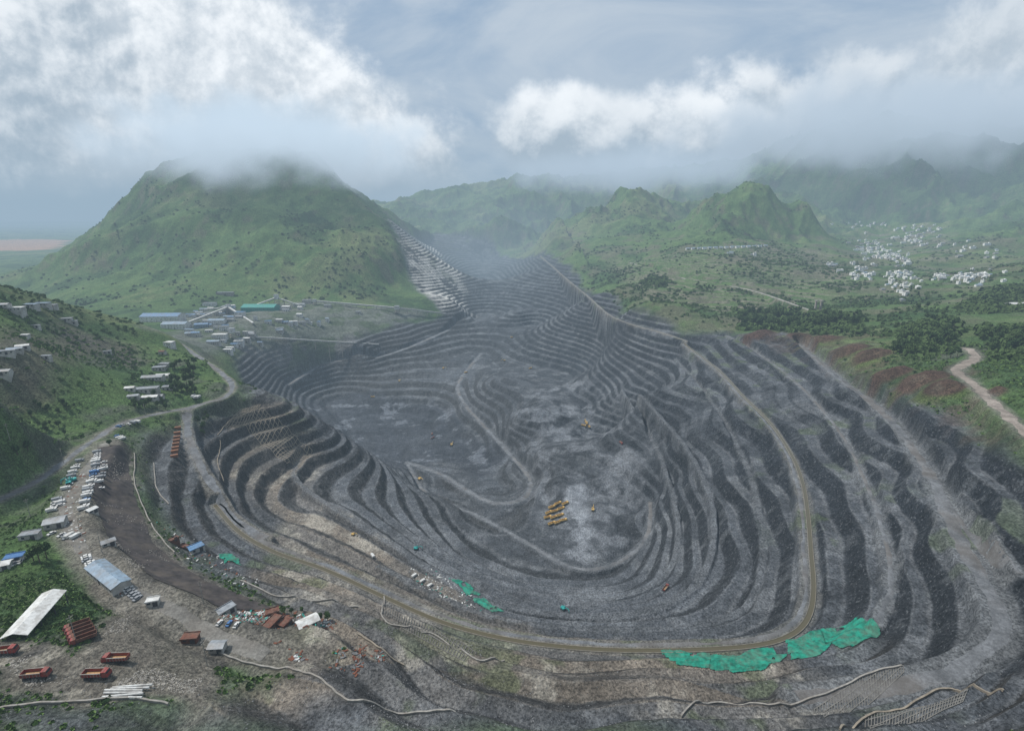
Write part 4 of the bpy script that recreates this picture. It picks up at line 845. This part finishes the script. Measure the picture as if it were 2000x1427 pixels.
# ---------------------------------------------------------------- haze
def boxmesh(name,x0,x1,y0,y1,z0,z1):
    m=bpy.data.meshes.new(name)
    m.from_pydata([(x,y,z) for z in(z0,z1) for y in(y0,y1) for x in(x0,x1)],[],[(0,2,3,1),(4,5,7,6),(0,1,5,4),(2,6,7,3),(0,4,6,2),(1,3,7,5)]); return m
hz=link(bpy.data.objects.new("sky",boxmesh("sky_haze",-16000,16000,-6000,16000,CAMZ-700,CAMZ+450))); hz["kind"]="structure"  # haze volume around the whole scene, not the sky itself
hm=bpy.data.materials.new("haze"); hm.use_nodes=True; N=NT_(hm.node_tree); N.n.remove(N.n["Principled BSDF"])
ab=N.new("ShaderNodeVolumeAbsorption"); N.set(ab,"Color",(0,0,0,1)); N.set(ab,"Density",.00017)
em=N.new("ShaderNodeEmission"); N.set(em,"Color",(.33,.45,.56,1)); N.set(em,"Strength",.00017)  # light scattered by the haze is put in as emission
ad=N.new("ShaderNodeAddShader"); N.l.new(ab.outputs[0],ad.inputs[0]); N.l.new(em.outputs[0],ad.inputs[1]); N.l.new(ad.outputs[0],N.n["Material Output"].inputs["Volume"])
hz.data.materials.append(hm)
def cloud(cx,cy,cz,rx,ry,rz,dens,ns,colr,thr=.62,namp=1.3,rate=1.0,soft=.45,boost=1.6,det=3,fade=.75):
    m=bpy.data.meshes.new("cloud"); b=bmesh.new(); bmesh.ops.create_icosphere(b,subdivisions=3,radius=1.0); b.to_mesh(m); b.free()
    o=link(bpy.data.objects.new("cloud",m)); o.location=(cx,cy,cz+CAMZ); o.scale=(rx,ry,rz); o["kind"]="structure"
    mt=bpy.data.materials.new("cloud_mist"); mt.use_nodes=True; N=NT_(mt.node_tree); N.n.remove(N.n["Principled BSDF"])
    t=N.new("ShaderNodeTexCoord").outputs["Object"]
    ln=N.new("ShaderNodeVectorMath",operation='LENGTH'); N.l.new(t,ln.inputs[0])
    nz=N.noise(N.new("ShaderNodeNewGeometry").outputs["Position"],ns,det,.55)
    d=N.math('ADD',N.math('SUBTRACT',thr,ln.outputs["Value"]),N.math('MULTIPLY',N.math('SUBTRACT',nz,.5),namp))
    d=N.ramp(d,0,soft,0,dens)
    d=N.math('MULTIPLY',d,N.ramp(ln.outputs["Value"],fade,.98,1,0))
    ab=N.new("ShaderNodeVolumeAbsorption"); N.set(ab,"Color",(0,0,0,1)); N.set(ab,"Density",d)
    sz=N.new("ShaderNodeSeparateXYZ"); N.l.new(t,sz.inputs[0])
    em=N.new("ShaderNodeEmission"); N.l.new(N.mix(N.ramp(N.math('ADD',sz.outputs[2],N.math('MULTIPLY',nz,.8)),-.3,.7),colr,tuple(min(1.2,c*boost) for c in colr)),em.inputs["Color"]); N.set(em,"Strength",d)  # sunlit tops and grey bases put into the emission colour
    ad=N.new("ShaderNodeAddShader"); N.l.new(ab.outputs[0],ad.inputs[0]); N.l.new(em.outputs[0],ad.inputs[1]); N.l.new(ad.outputs[0],N.n["Material Output"].inputs["Volume"])
    mt.cycles.volume_step_rate=rate
    m.materials.append(mt); return o
c=D(540,296,1900); cloud(c[0],c[1],c[2],780,650,235,.013,.006,(.40,.48,.56),.76,1.9,1.0,.8,1.75)
c=D(1780,255,3100); cloud(c[0],c[1],c[2],1900,1200,400,.0065,.003,(.39,.46,.54),.76,1.7,1.0,.8,1.55)
c=D(1230,335,3600); cloud(c[0],c[1],c[2],1500,900,250,.005,.003,(.40,.48,.57),.72,1.5,1.2,.8,1.5)
c=D(960,520,2100); cloud(c[0],c[1],c[2],800,1300,520,.0005,.003,(.33,.43,.52),1.2,.6,1.5,1.6,1.1,2,.25)  # dust plume over the far pit, lightened by its own emission
# ---------------------------------------------------------------- camera
cam=bpy.data.cameras.new("camera"); cam.lens=18; cam.sensor_width=36; cam.clip_end=100000; cam.clip_start=1
co=link(bpy.data.objects.new("camera",cam)); co.location=(0,0,CAMZ); co.rotation_euler=(math.pi/2-PIT,0,0); scene.camera=co
scene.view_settings.view_transform='Standard'
